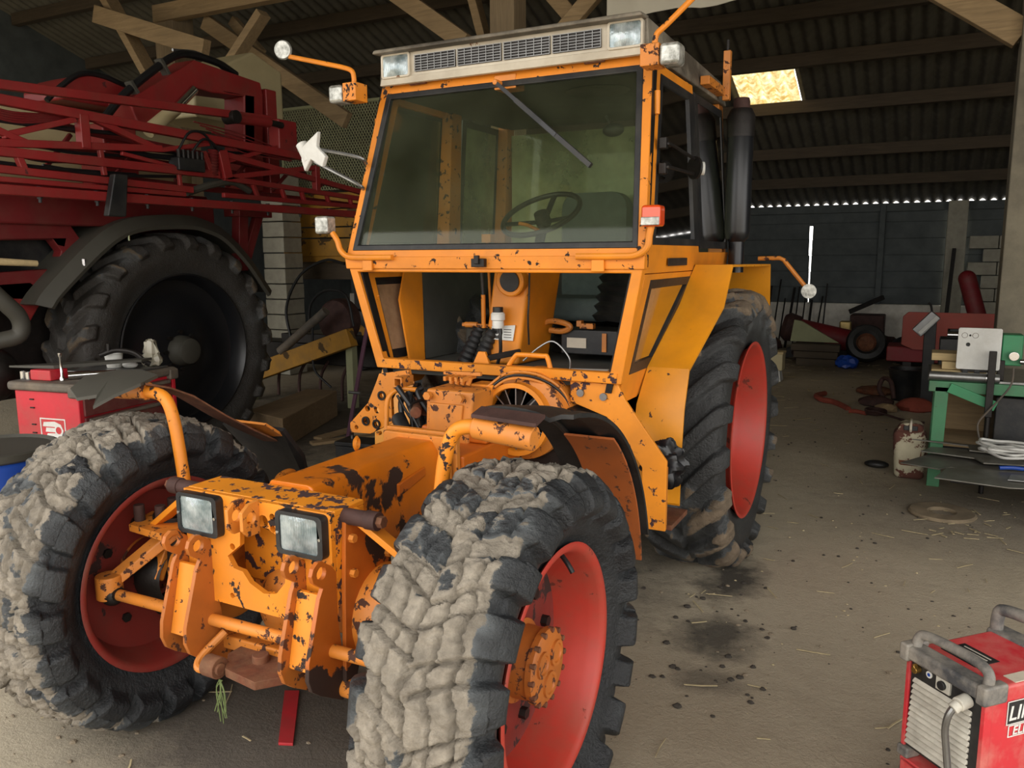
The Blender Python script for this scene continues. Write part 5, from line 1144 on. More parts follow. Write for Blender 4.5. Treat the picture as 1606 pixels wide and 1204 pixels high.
for x, y in ((-5.8,5.5),(-4.25,5.6)): im('stand_leg', MB().box((x-.05,y-.05,0),(x+.05,y+.05,.8)), 'mesh_green', bevel=.006)
for k in range(5): im('tine', MB().tube([(-5.9+.35*k,6.0,.6),(-5.95+.35*k,5.8,.35),(-5.9+.35*k,5.7,.05)], .02, 8), 'rust_dark')
single('timber_baulk', MB().add([(-4.125,3.783,.0),(-3.50,3.60,.0),(-4.10,5.126,.0),(-4.50,5.075,.0),(-4.125,3.783,.3),(-3.50,3.60,.3),(-4.10,5.126,.3),(-4.50,5.075,.3)], [(0,3,2,1),(4,5,6,7),(0,1,5,4),(1,2,6,5),(2,3,7,6),(3,0,4,7)]), wood('dusty_baulk_timber', (150,126,94), .7, 'Y'), 'heavy squared timber baulk lying on the floor behind left front wheel', 'timber', bevel=.012)
BT = thing('battery', (-2.45,3.50,0), 'black battery standing on the floor below the perforated orange bracket', 'battery')
obj('case', MB().box((-2.66,3.36,.002),(-2.16,3.60,.185), .12), M['black'], BT, bevel=.008); obj('cover', MB().box((-2.67,3.355,.185),(-2.15,3.605,.225), .12), M['black'], BT, bevel=.01)
obj('label_plate', MB().box((-2.46,3.335,.05),(-2.33,3.352,.13), .12), M['grey_plastic'], BT)
for x in (-2.58,-2.24): obj('terminal', MB().cyl((x,3.49,.225),(x,3.49,.255), .014, n=12), M['steel'], BT)
LB = thing('prop_bar', (-3.05,3.97,0), 'thin purplish steel bar leaning up towards the cab behind the battery', 'bar')
obj('bar', MB().bar((-3.03,3.95,.0),(-2.96,4.27,1.19), .045, .02), plain('purple_primer_steel', (96,62,78), .6, .1, .3, 8, .2), LB, bevel=.003); obj('pin', MB().cyl((-3.06,4.06,.52),(-2.92,4.06,.52), .014, n=10), M['steel'], LB)
rk = random.Random(21)
for k, lab_ in enumerate(('long weathered board on the floor beyond the battery','short broken board between the baulk and the battery','thin grey lath on the floor beside the timber baulk','loose plank end beneath the yellow implement','narrow offcut lying under the yellow drawbar')):
    x, y = ((-3.0,4.6),(-3.2,4.15),(-3.45,4.4),(-4.7,5.1),(-3.6,5.3))[k]
    single('loose_board', MB().box((x-.35,y-.06,.002),(x+.35,y+.06,.03), .5+.5*k), M['wood'], lab_, 'board', 'loose boards behind the tractor', bevel=.004)
M['canvas'] = plain('cream_canvas', (212,206,188), .9, 0, .12, 2, .2)
cv = MB(); n = 30
for j in range(2):
    for i in range(n+1):
        x = -1.15+2.35*i/n; w = .012*math.sin(i*1.1)+.008*math.sin(i*2.7)
        for zz in (4.15-.015*math.sin(i*.6), 5.06): cv.v.append((x, 5.94+w+.008*j, zz))
for i in range(n):
    a = 2*i; b = 2*(n+1)+a; cv.f += [(a,a+2,a+3,a+1), (b,b+1,b+3,b+2), (a,b,b+2,a+2)]
single('canvas_sheet', cv, M['canvas'], 'cream canvas sheet hanging from the tie beam above the cab', 'sheet', smooth=60)

# ------------------------------------------------------------------ green steel bench and what lies on it
M['green'] = paint('green_bench_paint', (70,134,92), chip=(70,80,66), scale=8, thr=.64, dusty=.35, dust=(110,118,96))
M['green_bright'] = paint('brighter_green_paint', (62,150,100), chip=(60,80,66), scale=8, thr=.68, dusty=.2)
WBN = thing('steel_workbench', (2.5,5.2,0), 'green steel workbench with a bright pipe along its edge, at the right', 'workbench')
def wbp(name, mb, mat, parent=None, **k): return obj(name, mb, M[mat], parent or WBN, **k)
for x, y in ((2.03,4.97),(3.3,4.97),(2.03,5.75),(3.3,5.75)):
    wbp('leg', MB().quad8([(x-.045,y-.03,.0),(x+.045,y-.03,.0),(x+.045,y+.03,.0),(x-.045,y+.03,.0)], [(x-.035,y-.03,.80),(x+.06,y-.03,.80),(x+.06,y+.03,.80),(x-.035,y+.03,.80)]), 'green', bevel=.004)
wbp('frame_rail', MB().box((1.95,4.94,.76),(3.4,5.0,.845)), 'green', bevel=.005); wbp('frame_rail', MB().box((1.95,5.72,.76),(3.4,5.78,.845)), 'green', bevel=.005)
wbp('bench_top', MB().box((1.94,4.96,.845),(3.4,5.80,.865)), 'steel', bevel=.004)
wbp('front_pipe', MB().cyl((1.945,4.945,.885),(2.42,4.945,.885), .036, n=24), 'steel', bevel=.003)
wbp('pipe_clamp', MB().lathe([(0,.036),(0,.046),(.015,.046),(.015,.036)], (2.33,4.945,.885), (1,0,0), 20, True), 'chrome')
wbp('diagonal_brace', MB().bar((2.09,4.93,.80),(2.41,4.93,.675), .02, .075), 'green_bright', bevel=.003)
wbp('lower_shelf', MB().box((2.05,5.10,.30),(3.35,5.72,.33)), 'wood', bevel=.004)
wbp('back_board', MB().box((2.05,5.70,.33),(3.35,5.72,.74)), 'wood')
single('board_stack', MB().box((1.96,5.02,.867),(2.40,5.34,.925)), M['wood_pale'], 'lowest pale board on the workbench, behind the pipe', 'board', 'pale boards on the workbench', bevel=.004)
single('board_stack', MB().box((2.03,5.05,.927),(2.40,5.32,.985)), M['wood_pale'], 'second pale board, on the lowest one behind the white panel', 'board', 'pale boards on the workbench', bevel=.004)
single('board_stack', MB().box((1.955,5.10,.987),(2.395,5.36,1.045)), M['wood_pale'], 'topmost pale board under the hanging white panel', 'board', 'pale boards on the workbench', bevel=.004)
WP = thing('bandsaw', (2.45,5.03,.867), 'white square panel on a green machine head standing on the workbench', 'machine')
obj('white_panel', MB().plate(rrect(2.125,.945,2.415,1.262,.014), (0,5.0,0), (1,0,0), (0,0,1), .03, [circle(2.205,1.205,.008,12), circle(2.195,1.135,.015,16)]), M['white_plastic'], WP, bevel=.003)
obj('panel_back', MB().box((2.14,5.001,.955),(2.405,5.012,1.25)), M['black'], WP)
for k in range(2): obj('scuff_ring', MB().lathe([(0,.018),(.001,.018),(.001,.021),(0,.021)], (2.168+.072*k,4.969,1.205), (0,-1,0), 20, True), M['grey_plastic'], WP)
for x in (2.19,2.27): obj('knob', MB().cyl((x,5.015,.925),(x,4.985,.925), .02, n=14), M['black'], WP, bevel=.003)
obj('under_bracket', MB().box((2.16,4.99,.922),(2.34,5.015,.95)), M['dark_metal'], WP, bevel=.004)
obj('machine_head', MB().box((2.42,5.02,.98),(2.56,5.20,1.215)), M['green_bright'], WP, bevel=.012)
obj('dark_column', MB().box((2.405,5.0,.867),(2.45,5.05,1.02)), M['dark_metal'], WP, bevel=.004)
obj('chrome_rod', MB().cyl((2.60,5.05,.87),(2.60,5.05,1.75), .012, n=12), M['steel'], WP)
obj('chuck', MB().cyl((2.50,5.0,1.06),(2.50,4.95,1.06), .035, n=16).cyl((2.54,4.98,1.02),(2.58,4.98,1.02), .02, n=12), M['chrome'], WP, bevel=.004)
single('dark_post', MB().box((2.335,4.868,.60),(2.385,4.905,1.10)).cyl((2.36,4.887,.0),(2.36,4.887,.60), .018, n=14), M['dark_metal'], 'dark upright steel bar clamped to the front of the workbench', 'bar', bevel=.004)
single('power_cable', MB().tube([(2.50,4.90,.98),(2.49,4.86,.86),(2.42,4.85,.74),(2.35,4.85,.64),(2.30,4.86,.55),(2.31,4.87,.46),(2.33,4.88,.40)], .007, 8), M['grey_plastic'], 'grey cable looping down from the machine to the floor', 'cable')
VG = 'dark boxes below the workbench'
single('equipment_box', MB().box((2.42,5.12,.332),(2.80,5.55,.72)), M['black'], 'black equipment box on the lower shelf at the right edge', 'box', bevel=.012)
single('silver_tin', MB().cyl((2.08,6.35,1.08),(2.26,6.35,1.08), .035, n=18), M['chrome'], 'silver roll lying behind the white panel', 'tin')
single('dark_cabinet', MB().box((2.02,6.30,0),(2.36,6.6,1.045)), M['black'], 'black cabinet behind the workbench, under the silver roll', 'cabinet', bevel=.01)
LT = thing('low_table', (2.9,4.6,0), 'low dark steel table under the scrap plates at the right edge', 'table')
obj('table_top', MB().box((2.12,4.02,.28),(3.5,4.86,.31)), M['dark_metal'], LT, bevel=.004)
for x, y in ((2.72,4.1),(3.42,4.1),(2.72,4.8),(3.42,4.8)): obj('leg', MB().box((x-.03,y-.03,0),(x+.03,y+.03,.28)), M['dark_metal'], LT, bevel=.004)
def plate_thing(pts, z, th, label, mat='steel', tilt=0): 
    mb = MB().plate(pts, (0,0,z), (1,0,0), (0,1,0), th)
    if tilt: mb.v = [(x,y,zz+tilt*(x-2.4)) for x,y,zz in mb.v]
    return single('steel_offcut', mb, M[mat], label, 'scrap plate', 'steel offcuts on the low table', bevel=.002)
M['scrap'] = plain('brushed_scrap_steel', (132,130,122), .42, .5, .4, 7, .2, dust=(104,92,76), dusty=.5)
plate_thing([(1.80,4.30),(2.05,4.22),(2.12,4.32),(2.6,4.20),(2.75,4.6),(2.0,4.70)], .3115, .008, 'ragged bottom steel plate jutting out left past the bench leg', 'scrap')
plate_thing([(2.02,3.92),(2.10,4.25),(2.6,4.35),(2.75,3.95),(2.45,3.86)], .322, .008, 'steel plate whose point hangs over the front of the low table', 'scrap')
plate_thing([(1.93,4.62),(2.28,4.55),(2.33,4.42),(2.75,4.50),(2.75,4.84),(2.0,4.80)], .340, .010, 'middle steel plate with a cut-off corner, beside the bench leg', 'scrap')
plate_thing([(1.86,4.93),(2.25,4.86),(2.25,4.70),(2.72,4.66),(2.72,4.90),(1.95,4.925)], .362, .010, 'topmost narrow steel plate reaching towards the cream can', 'scrap')
plate_thing([(2.45,4.02),(2.95,4.05),(2.95,4.25),(2.48,4.18)], .335, .008, 'small bright steel strip at the right edge of the pile', 'steel')
rc = random.Random(8); cab_ = MB(); pts = []
for k in range(46):
    t = k*.55; r = .10+.05*rc.random(); pts.append((2.52+r*1.7*math.cos(t)+rc.uniform(-.03,.03), 4.62+r*1.2*math.sin(t)+rc.uniform(-.03,.03), .382+.0016*k+rc.uniform(0,.012)))
single('white_rope', MB().tube(pts, .010, 7), M['white_plastic'], 'tangled white rope heaped on the scrap steel plates', 'rope')
single('blue_strap', MB().tube([(2.42,4.30,.352),(2.50,4.32,.356),(2.60,4.33,.352),(2.75,4.32,.352)], .014, 8), M['blue'], 'short bright blue strap in front of the white rope', 'strap')
M['disc'] = plain('dirt_covered_disc', (150,134,108), .9, 0, .35, 9, .4, dust=(104,90,72), dusty=.7)
M['can'] = paint('rust_stained_cream_paint', (196,188,160), chip=(92,56,46), scale=5.5, thr=.49, dusty=.5, dust=(120,96,78), rough=.75)
JC = thing('jerrycan', (1.86,5.15,0), 'rust-stained cream jerrycan standing left of the green bench leg', 'can')
jb = MB().quad8([(1.745,5.06,0),(1.965,5.06,0),(1.965,5.26,0),(1.745,5.26,0)], [(1.715,5.05,.40),(1.965,5.05,.40),(1.965,5.27,.40),(1.715,5.27,.40)])
obj('body', jb, M['can'], JC, bevel=.045, seg=4)
obj('top_hump', MB().plate([(1.735,.38),(1.95,.38),(1.935,.445),(1.90,.465),(1.80,.465),(1.76,.445)], (0,5.24,0), (1,0,0), (0,0,1), .16), M['can'], JC, bevel=.02, seg=3)
for x in (1.815,1.875): obj('hand_hole', MB().box((x-.022,5.072,.405),(x+.022,5.082,.445)), M['black'], JC, bevel=.006)
obj('handle', MB().tube([(1.845,5.075,.40),(1.845,5.06,.43),(1.845,5.10,.475),(1.845,5.20,.475)], .010, 8), M['cream'], JC)
obj('rust_panel', MB().plate(rrect(1.775,.12,1.935,.36,.02), (0,5.062,0), (1,0,0), (0,0,1), .006), M['rust'], JC)
single('dark_glove', MB().sphere((1.60,5.35,.035), .09, 14, 8, (1.1,.6,.38)), M['black'], 'dark lump of rag on the floor left of the jerrycan', 'rag')
single('floor_ring', MB().lathe([(0,.085),(0,.215),(.012,.218),(.022,.205),(.022,.095),(.012,.085)], (2.09,4.20,.001), (0,0,1), 48, True), M['disc'], 'flat brown disc with a round hole lying on the floor', 'disc')

# ------------------------------------------------------------------ red welding set in the corner
M['weld_red'] = paint('dusty_red_welder_paint', (200,48,56), chip=(190,110,104), scale=3, thr=.70, dusty=.75, dust=(204,140,126), rough=.45)
M['weld_frame'] = plain('dusty_black_moulding', (70,71,73), .6, 0, .25, 9, .1, dust=(172,164,150), dusty=.85)
M['louvre'] = plain('dusty_pale_louvre', (206,202,188), .7, 0, .35, 14, .1, dust=(120,110,96), dusty=.6)
wu = Vector((.728,-.686,0)); wd = Vector((.686,.728,0)); WO = Vector((1.925,.634,0)); WW = .281
def WD(u, d, z): p = WO+wu*u+wd*d; return (p.x, p.y, z)
def wbox(u0,u1,d0,d1,z0,z1):
    return MB().add([WD(u0,d0,z0),WD(u1,d0,z0),WD(u1,d1,z0),WD(u0,d1,z0),WD(u0,d0,z1),WD(u1,d0,z1),WD(u1,d1,z1),WD(u0,d1,z1)], [(3,2,1,0),(4,5,6,7),(0,1,5,4),(1,2,6,5),(2,3,7,6),(3,0,4,7)])
WE = thing('welder', WD(WW/2,.2,0), 'red welding machine with louvred front at the bottom right corner', 'welder')
def we(name, mb, mat, parent=None, **k): return obj(name, mb, M[mat], parent or WE, **k)
we('case', wbox(.0,WW,.02,.40,.255,.595), 'weld_red', bevel=.012)
we('front_panel', wbox(.012,WW-.012,.006,.022,.262,.565), 'black', bevel=.003)
we('edge_strip', wbox(-.003,.012,.0,.03,.26,.57), 'weld_red', bevel=.003); we('edge_strip', wbox(WW-.012,WW+.003,.0,.03,.26,.57), 'weld_red', bevel=.003)
we('front_moulding', wbox(-.012,WW+.012,-.016,.05,.560,.606), 'weld_frame', bevel=.012, seg=3)
for u in (-.016,WW-.018): we('corner_block', wbox(u,u+.034,-.022,.07,.553,.612), 'weld_frame', bevel=.008)
we('front_handle', MB().tube([WD(.018,.015,.60),WD(.018,.02,.628),WD(.035,.025,.645),WD(.10,.03,.650),WD(.20,.03,.650),WD(WW-.03,.025,.645),WD(WW-.010,.02,.628),WD(WW-.010,.015,.60)], .0155, 12), 'weld_frame')
we('rear_handle', MB().tube([WD(.012,.36,.59),WD(.012,.362,.645),WD(.03,.365,.672),WD(.14,.367,.680),WD(WW-.03,.365,.672),WD(WW-.012,.362,.645),WD(WW-.012,.36,.59)], .020, 12), 'weld_frame')
we('rear_moulding', wbox(-.010,WW+.010,.335,.41,.56,.604), 'weld_frame', bevel=.012)
for i in range(12):
    z = .497-.0195*i; s0 = .026-.0012*i; we('louvre', MB().add([WD(s0,-.002,z),WD(.238,-.002,z),WD(.238,.010,z+.012),WD(s0,.010,z+.012),WD(s0,-.004,z-.006),WD(.238,-.004,z-.006),WD(.238,.010,z-.006),WD(s0,.010,z-.006)], [(0,1,2,3),(7,6,5,4),(4,5,1,0),(5,6,2,1),(6,7,3,2),(7,4,0,3)]), 'louvre', bevel=.003)
M['brass'] = plain('brass_fitting', (190,150,80), .3, .9, .2, 10, 0)
we('gas_fitting', MB().cyl(WD(.043,.005,.540),WD(.043,-.018,.540), .011, n=14).cyl(WD(.043,-.016,.552),WD(.05,-.016,.556), .009, n=12), 'brass', bevel=.002)
lb_ = we('round_label', MB().cyl(WD(.082,.006,.541),WD(.082,.003,.541), .011, n=20), 'white_plastic'); we('label_mark', MB().cyl(WD(.082,.003,.541),WD(.082,.0015,.541), .0055, n=12), 'blue', lb_)
wsw = we('switch_plate', wbox(.112,.163,-.002,.008,.515,.560), 'louvre', bevel=.002); we('switch_knob', MB().cyl(WD(.138,-.002,.537),WD(.138,-.012,.537), .014, n=18), 'black', wsw, bevel=.002)
sk = we('socket', MB().cyl(WD(.222,.005,.535),WD(.222,-.035,.528), .021, n=18).cyl(WD(.222,-.03,.528),WD(.219,-.05,.515), .017, n=16), 'louvre', bevel=.003)
we('welding_cable', MB().tube([WD(.219,-.048,.518),WD(.213,-.058,.49),WD(.205,-.055,.44),WD(.207,-.045,.37),WD(.214,-.04,.30),WD(.225,-.04,.20),WD(.235,-.06,.08)], .0105, 10), 'steel')
we('caution_label', wbox(.045,.17,.085,.185,.5945,.5965), 'black')
for i in range(5): we('print_line', wbox(.06,.155,.10+.016*i,.105+.016*i,.596,.5975), 'louvre')
we('sticker', wbox(.235,.275,.12,.20,.5945,.597), 'cream')
for u in (.0,WW-.03): we('foot', wbox(u-.01,u+.035,-.01,.05,.225,.262), 'weld_frame', bevel=.008)
for d_ in (.05,.22,.38): we('rivet', MB().cyl(WD(WW+.001,d_,.56),WD(WW+.006,d_,.56), .006, n=10), 'steel')
we('trolley_tray', wbox(.0,WW,-.004,.42,.205,.225), 'weld_red', bevel=.006)
we('tray_front', wbox(.004,WW-.004,-.004,.004,.09,.225), 'weld_red', bevel=.004)
for u in (-.01,WW+.01):
    for d in (.04,.36):
        c = WD(u,d,.07); we('wheel', MB().lathe([(-.015,.02),(-.018,.07),(.018,.07),(.015,.02)], c, wu, 24, True), 'black'); we('wheel_fork', wbox(u-.02,u+.02,d-.01,d+.03,.07,.205), 'weld_frame', bevel=.004)
bo = WD(WW+.0012,.093,.432); 
def wpl(poly, mat, name, th=.001, hole=()): o = Vector(WD(WW+.001,0,0)); return we(name, MB().plate(poly, o, wd, (0,0,1), th, hole), mat)
wpl([(.088,.470),(.33,.470),(.33,.545),(.088,.545)], 'black', 'badge'); 
wpl([(.088,.470),(.330,.470),(.330,.545),(.088,.545)], 'white_plastic', 'badge_edge', .0016, [[(.091,.473),(.327,.473),(.327,.542),(.091,.542)]])
wpl([(.098,.430),(.33,.430),(.33,.468),(.098,.468)], 'white_plastic', 'badge_edge', .0016, [[(.101,.433),(.327,.433),(.327,.465),(.101,.465)]])
text('lettering', 'LINCOLN', .064, WD(WW+.0022,.094,.484), wd, (0,0,1), 'white_plastic', WE, shear=.15)
text('lettering', 'ELECTRIC', .040, WD(WW+.0022,.115,.436), wd, (0,0,1), 'white_plastic', WE, shear=.15)

# ------------------------------------------------------------------ the far end of the barn
M['old_red'] = paint('faded_red_sheet_paint', (168,78,66), chip=(90,50,44), scale=4, thr=.70, dusty=.3, dust=(120,92,78), rough=.7)
M['deep_red'] = paint('deep_red_implement_paint', (128,24,32), chip=(50,20,20), scale=4, thr=.68, dusty=.25, rough=.6)
RT = thing('red_machine', (2.3,9.8,0), 'faded red sheet metal machine behind the workbench', 'machine')
obj('side_sheet', MB().plate([(1.62,.66),(1.75,.60),(2.14,.60),(2.14,.88),(3.2,.88),(3.2,1.08),(1.68,1.08),(1.62,1.02)], (0,9.5,0), (1,0,0), (0,0,1), .05), M['old_red'], RT, bevel=.01)
obj('lower_frame', MB().box((1.45,9.55,.42),(3.2,10.1,.62)), M['deep_red'], RT, bevel=.02); obj('dark_body', MB().box((2.15,9.52,.45),(3.2,10.1,.9)), M['black'], RT, bevel=.02)
for x in (1.7,2.8): obj('leg', MB().box((x-.05,9.6,0),(x+.05,9.7,.45)), M['dark_metal'], RT)
ST = thing('floor_stand', (1.93,8.6,0), 'black floor stand carrying a tilted grey lamp head', 'stand')
obj('post', MB().bar((1.95,8.6,0),(1.94,8.6,1.05), .13, .10), M['black'], ST, bevel=.01); obj('foot', MB().box((1.75,8.45,0),(2.15,8.75,.04)), M['black'], ST, bevel=.006)
obj('lamp_head', MB().bar((1.80,8.5,.90),(1.99,8.5,1.12), .14, .13), M['steel'], ST, bevel=.008); obj('head_fin', MB().bar((1.83,8.42,.90),(2.01,8.42,1.10), .02, .04), M['white_plastic'], ST)
obj('hook', MB().tube([(1.95,8.55,1.12),(1.93,8.55,1.22),(1.90,8.55,1.25)], .012, 8), M['dark_metal'], ST)
single('black_tub', MB().lathe([(0,0),(0,.16),(.38,.21),(.40,.225),(.40,.205),(.02,.15),(.02,0)], (1.72,9.05,.002), (0,0,1), 28), M['black'], 'black open tub on the floor behind the jerrycan', 'tub')
single('tub_hose', MB().tube([(1.48,8.9,.03),(1.42,8.92,.15),(1.46,8.95,.27),(1.55,8.85,.25),(1.6,8.8,.05)], .028, 10), M['rust_dark'], 'brown bent hose standing up against the black tub', 'hose')
SW = thing('spare_wheel', (1.03,12.3,0), 'small spare wheel leaning among the scrap at the far wall', 'wheel')
obj('tyre', MB().lathe([(-.08,.15),(-.11,.20),(-.10,.28),(-.05,.31),(.05,.31),(.10,.28),(.11,.20),(.08,.15)], (1.03,12.3,.36), (-.1,1,-.35), 40), M['black'], SW)
obj('rim', MB().lathe([(-.07,.16),(-.09,.15),(-.04,.12),(-.02,.05),(-.02,0)], (1.03,12.3,.36), (-.1,1,-.35), 30), M['rust'], SW)
single('dark_heap', MB().sphere((1.72,12.6,.24), .42, 18, 10, (.9,.7,.62)), M['black'], 'black sacking heaped beside the spare wheel', 'sack')
RC = thing('red_roller', (.35,13.0,0), 'dark red drum roller lying among the scrap along the far wall', 'roller')
obj('drum', MB().cyl((-.15,13.0,.50),(.72,13.0,.32), .19, n=24), M['deep_red'], RC, bevel=.01); obj('end_hub', MB().lathe([(0,.1),(.03,.23),(.22,.26),(.30,.2),(.32,0)], (-.1,13.0,.49), (-1,0,.2), 24), M['rust_dark'], RC)
obj('cradle', MB().box((-.3,12.85,0),(.75,13.15,.16)), M['dark_metal'], RC)
single('brass_box', MB().box((.50,13.4,.30),(.70,13.6,.63)), plain('brassy_tin', (196,170,110), .35, .7, .5, 8, .2), 'brassy square tin on the scrap below the wall slit', 'tin', bevel=.03)
single('tin_stand', MB().box((.40,13.3,0),(.85,13.7,.298)), M['rust_dark'], 'rusty crate under the brassy square tin', 'crate', bevel=.01)
bb = MB().sphere((.80,11.75,.10), .16, 16, 10, (1.1,.8,.7)); bb.v = [(x+rb.uniform(-.02,.02), y+rb.uniform(-.02,.02), max(.003,z+rb.uniform(-.02,.02))) for x,y,z in bb.v]
single('blue_bag', bb, M['blue'], 'crumpled blue plastic bag on the floor before the scrap', 'bag', smooth=15)
for k in range(3):
    single('timber_crate', MB().box((.0-.05*k,11.9+.03*k,.002+.115*k),(.62+.02*k,12.15+.03*k,.110+.115*k)), M['wood_dark'], ['lowest of three dark timbers stacked before the red roller','middle timber of the three before the red roller','topmost timber of the three before the red roller'][k], 'timber', 'timbers by the red roller', bevel=.006)
single('leaning_sheet', MB().quad8([(-.15,12.2,.36),(-.10,12.2,.72),(.02,12.2,.70),(.62,12.2,.36)], [(-.15,12.24,.36),(-.10,12.3,.72),(.02,12.3,.70),(.62,12.24,.36)]), M['mesh_green'], 'grey-green torn sheet leaning on the stacked timbers', 'sheet')
PB = thing('cream_pedestal', (-.01,10.0,0), 'cream box on a white foot beside the rear tyre', 'box')
obj('body', MB().box((-.13,9.9,.16),(.09,10.15,.40)), M['tank'], PB, bevel=.01); obj('foot', MB().quad8([(-.12,9.88,0),(.08,9.88,0),(.08,10.14,0),(-.12,10.14,0)], [(-.09,9.92,.16),(.05,9.92,.16),(.05,10.12,.16),(-.09,10.12,.16)]), M['white_plastic'], PB, bevel=.01); obj('lid', MB().box((-.14,9.89,.40),(.10,10.16,.43)), M['wood_pale'], PB, bevel=.006)
rz_ = random.Random(14); names = ['thin iron bar leaning nearest the tractor at the far wall','bent iron rod leaning left of the daylight slit','short iron rod leaning right of the daylight slit','long iron bar slanting below the daylight slit','thick iron bar leaning against the whitewashed plinth','crooked iron rod leaning among the scrap bars','flat iron bar leaning at the middle of the far wall','slender iron rod leaning towards the brassy tin','iron angle leaning behind the brassy tin']
for k in range(9):
    x = -.95+.13*k; dx = rz_.uniform(.0,.09); h = rz_.uniform(.8,1.35)
    single('iron_bar', MB().bar((x,14.3+.02*k,.0),(x+dx,14.84,h), .025+.02*(k%3==0), .02), M['dark_metal'], names[k], 'bar', 'iron bars against the far wall')
single('slanted_bar', MB().bar((.60,14.15,.75),(1.15,14.4,1.02), .06, .08), M['dark_metal'], 'dark beam lying aslant on the scrap above the spare wheel', 'beam')
single('scrap_block', MB().box((.62,14.05,0),(1.2,14.6,.70)), M['rust_dark'], 'dark rusty block under the slanting beam at the wall', 'block', bevel=.02)
hr = random.Random(33)
for k, lab_ in enumerate(('dark scrap casting left of the red roller','low rusty casting behind the stacked timbers','dark scrap lump between roller and spare wheel','rounded casting behind the cream pedestal box')):
    x, y = ((-.75,13.2),(.15,12.5),(1.25,13.5),(-.8,12.2))[k]; m_ = MB().sphere((x,y,.16), .26, 12, 8, (1.2,.9,.8)); m_.v = [(a+hr.uniform(-.03,.03), b+hr.uniform(-.03,.03), max(.002,c+hr.uniform(-.03,.03))) for a,b,c in m_.v]
    single('scrap_casting', m_, M['rust_dark'], lab_, 'scrap', 'castings at the far wall', smooth=25)
AU = single('red_auger', MB().cyl((2.84,12.6,.05),(2.42,12.7,1.42), .13, n=22).sphere((2.42,12.7,1.42), .13, 18, 10), M['deep_red'], 'dark red tube leaning in the corner behind the red machine', 'tube')
single('corner_bar', MB().bar((2.16,13.9,0),(2.24,14.45,1.9), .06, .05), M['dark_metal'], 'dark iron bar leaning on the rear concrete pillar', 'bar')
M['strap'] = plain('faded_red_strap', (150,70,52), .85, 0, .3, 10, .2)
single('ratchet_strap', MB().tube([(.78,8.95,.03),(.72,8.6,.05),(.80,8.42,.04),(.95,8.35,.03),(1.08,8.15,.02),(1.15,8.0,.015)], .035, 8), M['strap'], 'faded red strap lying in a bend on the floor behind the rear tyre', 'strap')
single('red_rag', MB().tube([(1.17,7.85,.02),(1.25,7.83,.03),(1.36,7.8,.015)], .025, 8), M['strap'], 'small red rag on the floor right of the bent strap', 'rag')
single('coiled_wire', MB().tube([(1.45+.11*math.cos(t*.7),7.85+.14*math.sin(t*.7),.015+.002*t) for t in range(26)]+[(1.75,7.6,.012),(1.95,7.55,.012)], .012, 6), M['rust_dark'], 'dark coil of wire on the floor beyond the jerrycan', 'wire')
for k, (x, y, sx, sy, h, mt, lb2) in enumerate(((1.35,9.35,.22,.16,.07,'rust','brown sacking in front of the black tub'),(1.42,8.45,.2,.11,.08,'rust_dark','dark sacking nearest the coiled wire'),(1.85,8.3,.2,.14,.10,'strap','reddish cloth heap beside the green bench leg'),(1.55,8.12,.12,.07,.06,'wood','pale crumpled paper among the sacking'))):
    m_ = MB().sphere((x,y,h*.6), 1, 14, 8, (sx,sy,h)); m_.v = [(a+hr.uniform(-.02,.02), b+hr.uniform(-.02,.02), max(.002,c)) for a,b,c in m_.v]; single('sacking', m_, M[mt], lb2, 'sack', 'sacking on the floor by the bench', smooth=30)

# ------------------------------------------------------------------ small things on the near floor
single('red_board', MB().plate([(-.165,.0),(-.112,.022),(-.352,.322),(-.408,.295)], (0,0,.002), (1,0,0), (0,1,0), .012), plain('red_painted_board', (188,40,48), .6, 0, .2, 9, .1, dust=(120,80,70), dusty=.3), 'flat red strip lying on the floor before the tractor', 'strip', bevel=.003)
RG = MB().sphere((.855,1.51,.865), .105, 36, 26, (.95,.55,1.0)); rv = []
for (x,y,z) in RG.v:
    d = Vector((x-.855,(y-1.51)*1.6,z-.865)); f_ = 1+.16*math.sin(60*(d.x*.6+d.z)+8*math.sin(30*d.y))+.10*math.sin(95*(d.z-.5*d.x)); rv.append((.855+d.x*f_, 1.51+d.y/1.6*f_, .865+d.z*f_))
RG.v = rv
part('stuffed_sack', RG, 'black_gloss', smooth=25)
def debris(name, n, area, L, W_, mat, label, cat, seed, zz=.004, avoid=None):
    r = random.Random(seed); mb = MB()
    for k in range(n):
        x, y = r.uniform(*area[0]), r.uniform(*area[1]); a = r.uniform(0,6.28); l = r.uniform(*L)/2; w = r.uniform(*W_)/2
        c, s_ = math.cos(a), math.sin(a); b = r.uniform(-.3,.3)*l; z = zz+r.uniform(0,.004)
        p = [(-l,-w),(0,-w+b*.3),(l,-w),(l,w),(0,w+b*.3),(-l,w)]
        v = [(x+c*i-s_*j, y+s_*i+c*j, z) for i,j in p]; v += [(q[0],q[1],q[2]+.003) for q in v]
        mb.add(v, [(6,7,8,9,10,11),(0,1,7,6),(1,2,8,7),(2,3,9,8),(3,4,10,9),(4,5,11,10),(5,0,6,11)])
    return tag(obj(name, mb, mat, None, at=(0,0,0), smooth=0), label, cat, kind='stuff')
M['straw'] = plain('dry_straw', (190,174,136), .8, 0, .3, 20, 0)
debris('straw', 150, ((-1.2,2.9),(-.6,5.5)), (.03,.16), (.003,.007), M['straw'], 'stalks of dry straw scattered over the floor', 'straw', 3)
debris('straw', 34, ((1.85,2.5),(3.6,4.4)), (.02,.12), (.003,.012), M['straw'], 'yellow straw and chips around the floor disc', 'straw', 12)
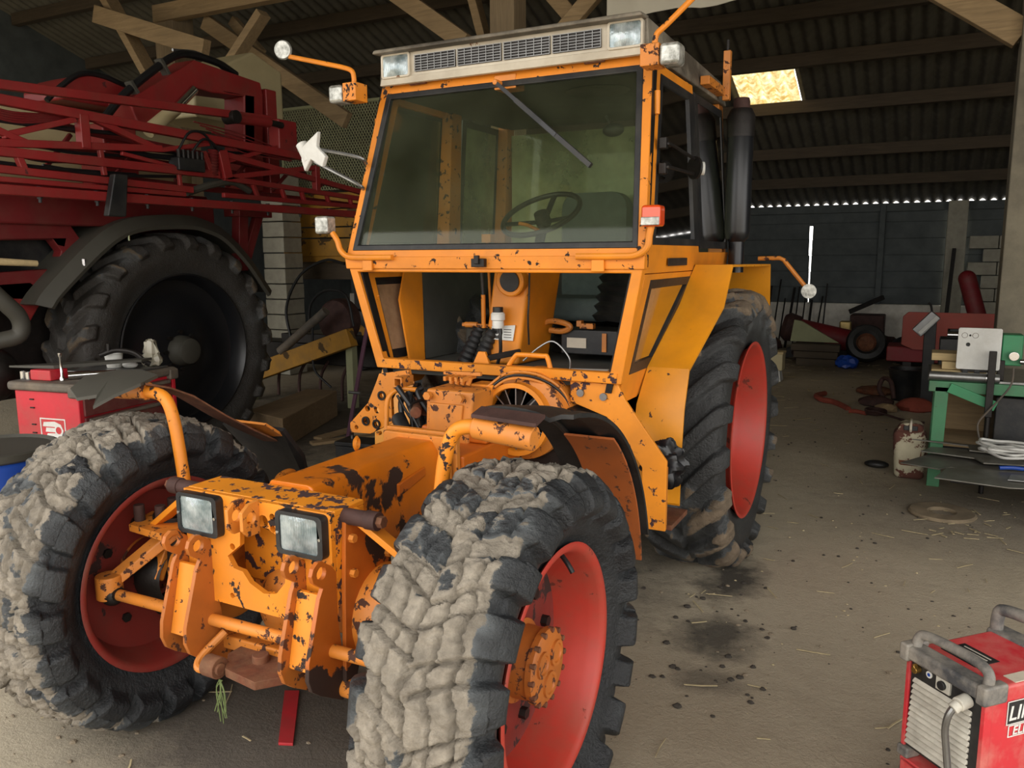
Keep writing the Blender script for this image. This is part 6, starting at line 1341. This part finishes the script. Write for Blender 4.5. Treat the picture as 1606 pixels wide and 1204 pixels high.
debris('straw', 120, ((-.3,2.4),(6,13)), (.05,.2), (.01,.03), M['straw'], 'pale litter on the floor towards the far wall', 'litter', 5)
def clods(n, areas, size, mat, label, seed):
    r = random.Random(seed); mb = MB()
    for k in range(n):
        cx, cy, sx, sy = r.choice(areas); x, y = r.gauss(cx,sx), r.gauss(cy,sy); s_ = size*r.uniform(.3,1)**2
        m_ = MB().sphere((x,y,s_*.25), s_, 6, 4, (1,r.uniform(.6,1),.6)); m_.v = [(a+r.uniform(-.2,.2)*s_, b+r.uniform(-.2,.2)*s_, max(.0005,c)) for a,b,c in m_.v]; mb.add(m_.v, m_.f)
    return tag(obj('dirt', mb, mat, None, at=(0,0,0), smooth=0), label, 'dirt', kind='stuff')
M['mud'] = plain('dried_mud', (138,124,104), .95, 0, .35, 22, .5)
M['mud_dark'] = plain('dark_oily_mud', (62,56,49), .9, 0, .35, 22, .5)
clods(160, ((.9,-.2,.35,.5),(-.9,-.3,.35,.4),(.2,-.2,.6,.5),(1.3,1.8,.35,.5)), .016, M['mud'], 'crumbs of dried mud fallen around the front tyres', 2)
clods(80, ((1.08,2.1,.12,.4),(1.12,1.6,.15,.2),(1.2,1.2,.15,.12),(.6,1.6,.4,.6)), .020, M['mud_dark'], 'dark oily mud crumbs beside the rear tyre', 4)
clods(260, ((1.9,1.6,.5,1.2),(1.7,3.2,.5,1.0),(1.3,5.5,.8,1.5),(1.0,8.5,.9,1.5)), .013, M['mud_dark'], 'dark crumbs of soil scattered over the right floor', 9)
clods(200, ((1.8,1.6,.6,1.2),(1.7,3.2,.5,1.0),(1.0,6.5,.9,2.0)), .009, M['straw'], 'pale grit scattered over the right floor', 10)
weed = MB(); rw = random.Random(1)
for k in range(9): weed.tube([(-.07+rw.uniform(-.01,.01),-.33,.46),(-.07+rw.uniform(-.02,.02),-.335,.42),(-.07+rw.uniform(-.03,.03),-.34,.36-rw.uniform(0,.06))], .0018, 5)
wo = part('grass_wisp', weed, plain('green_grass', (96,110,62), .8, 0, .3, 20, 0)); wo['kind'] = 'stuff'
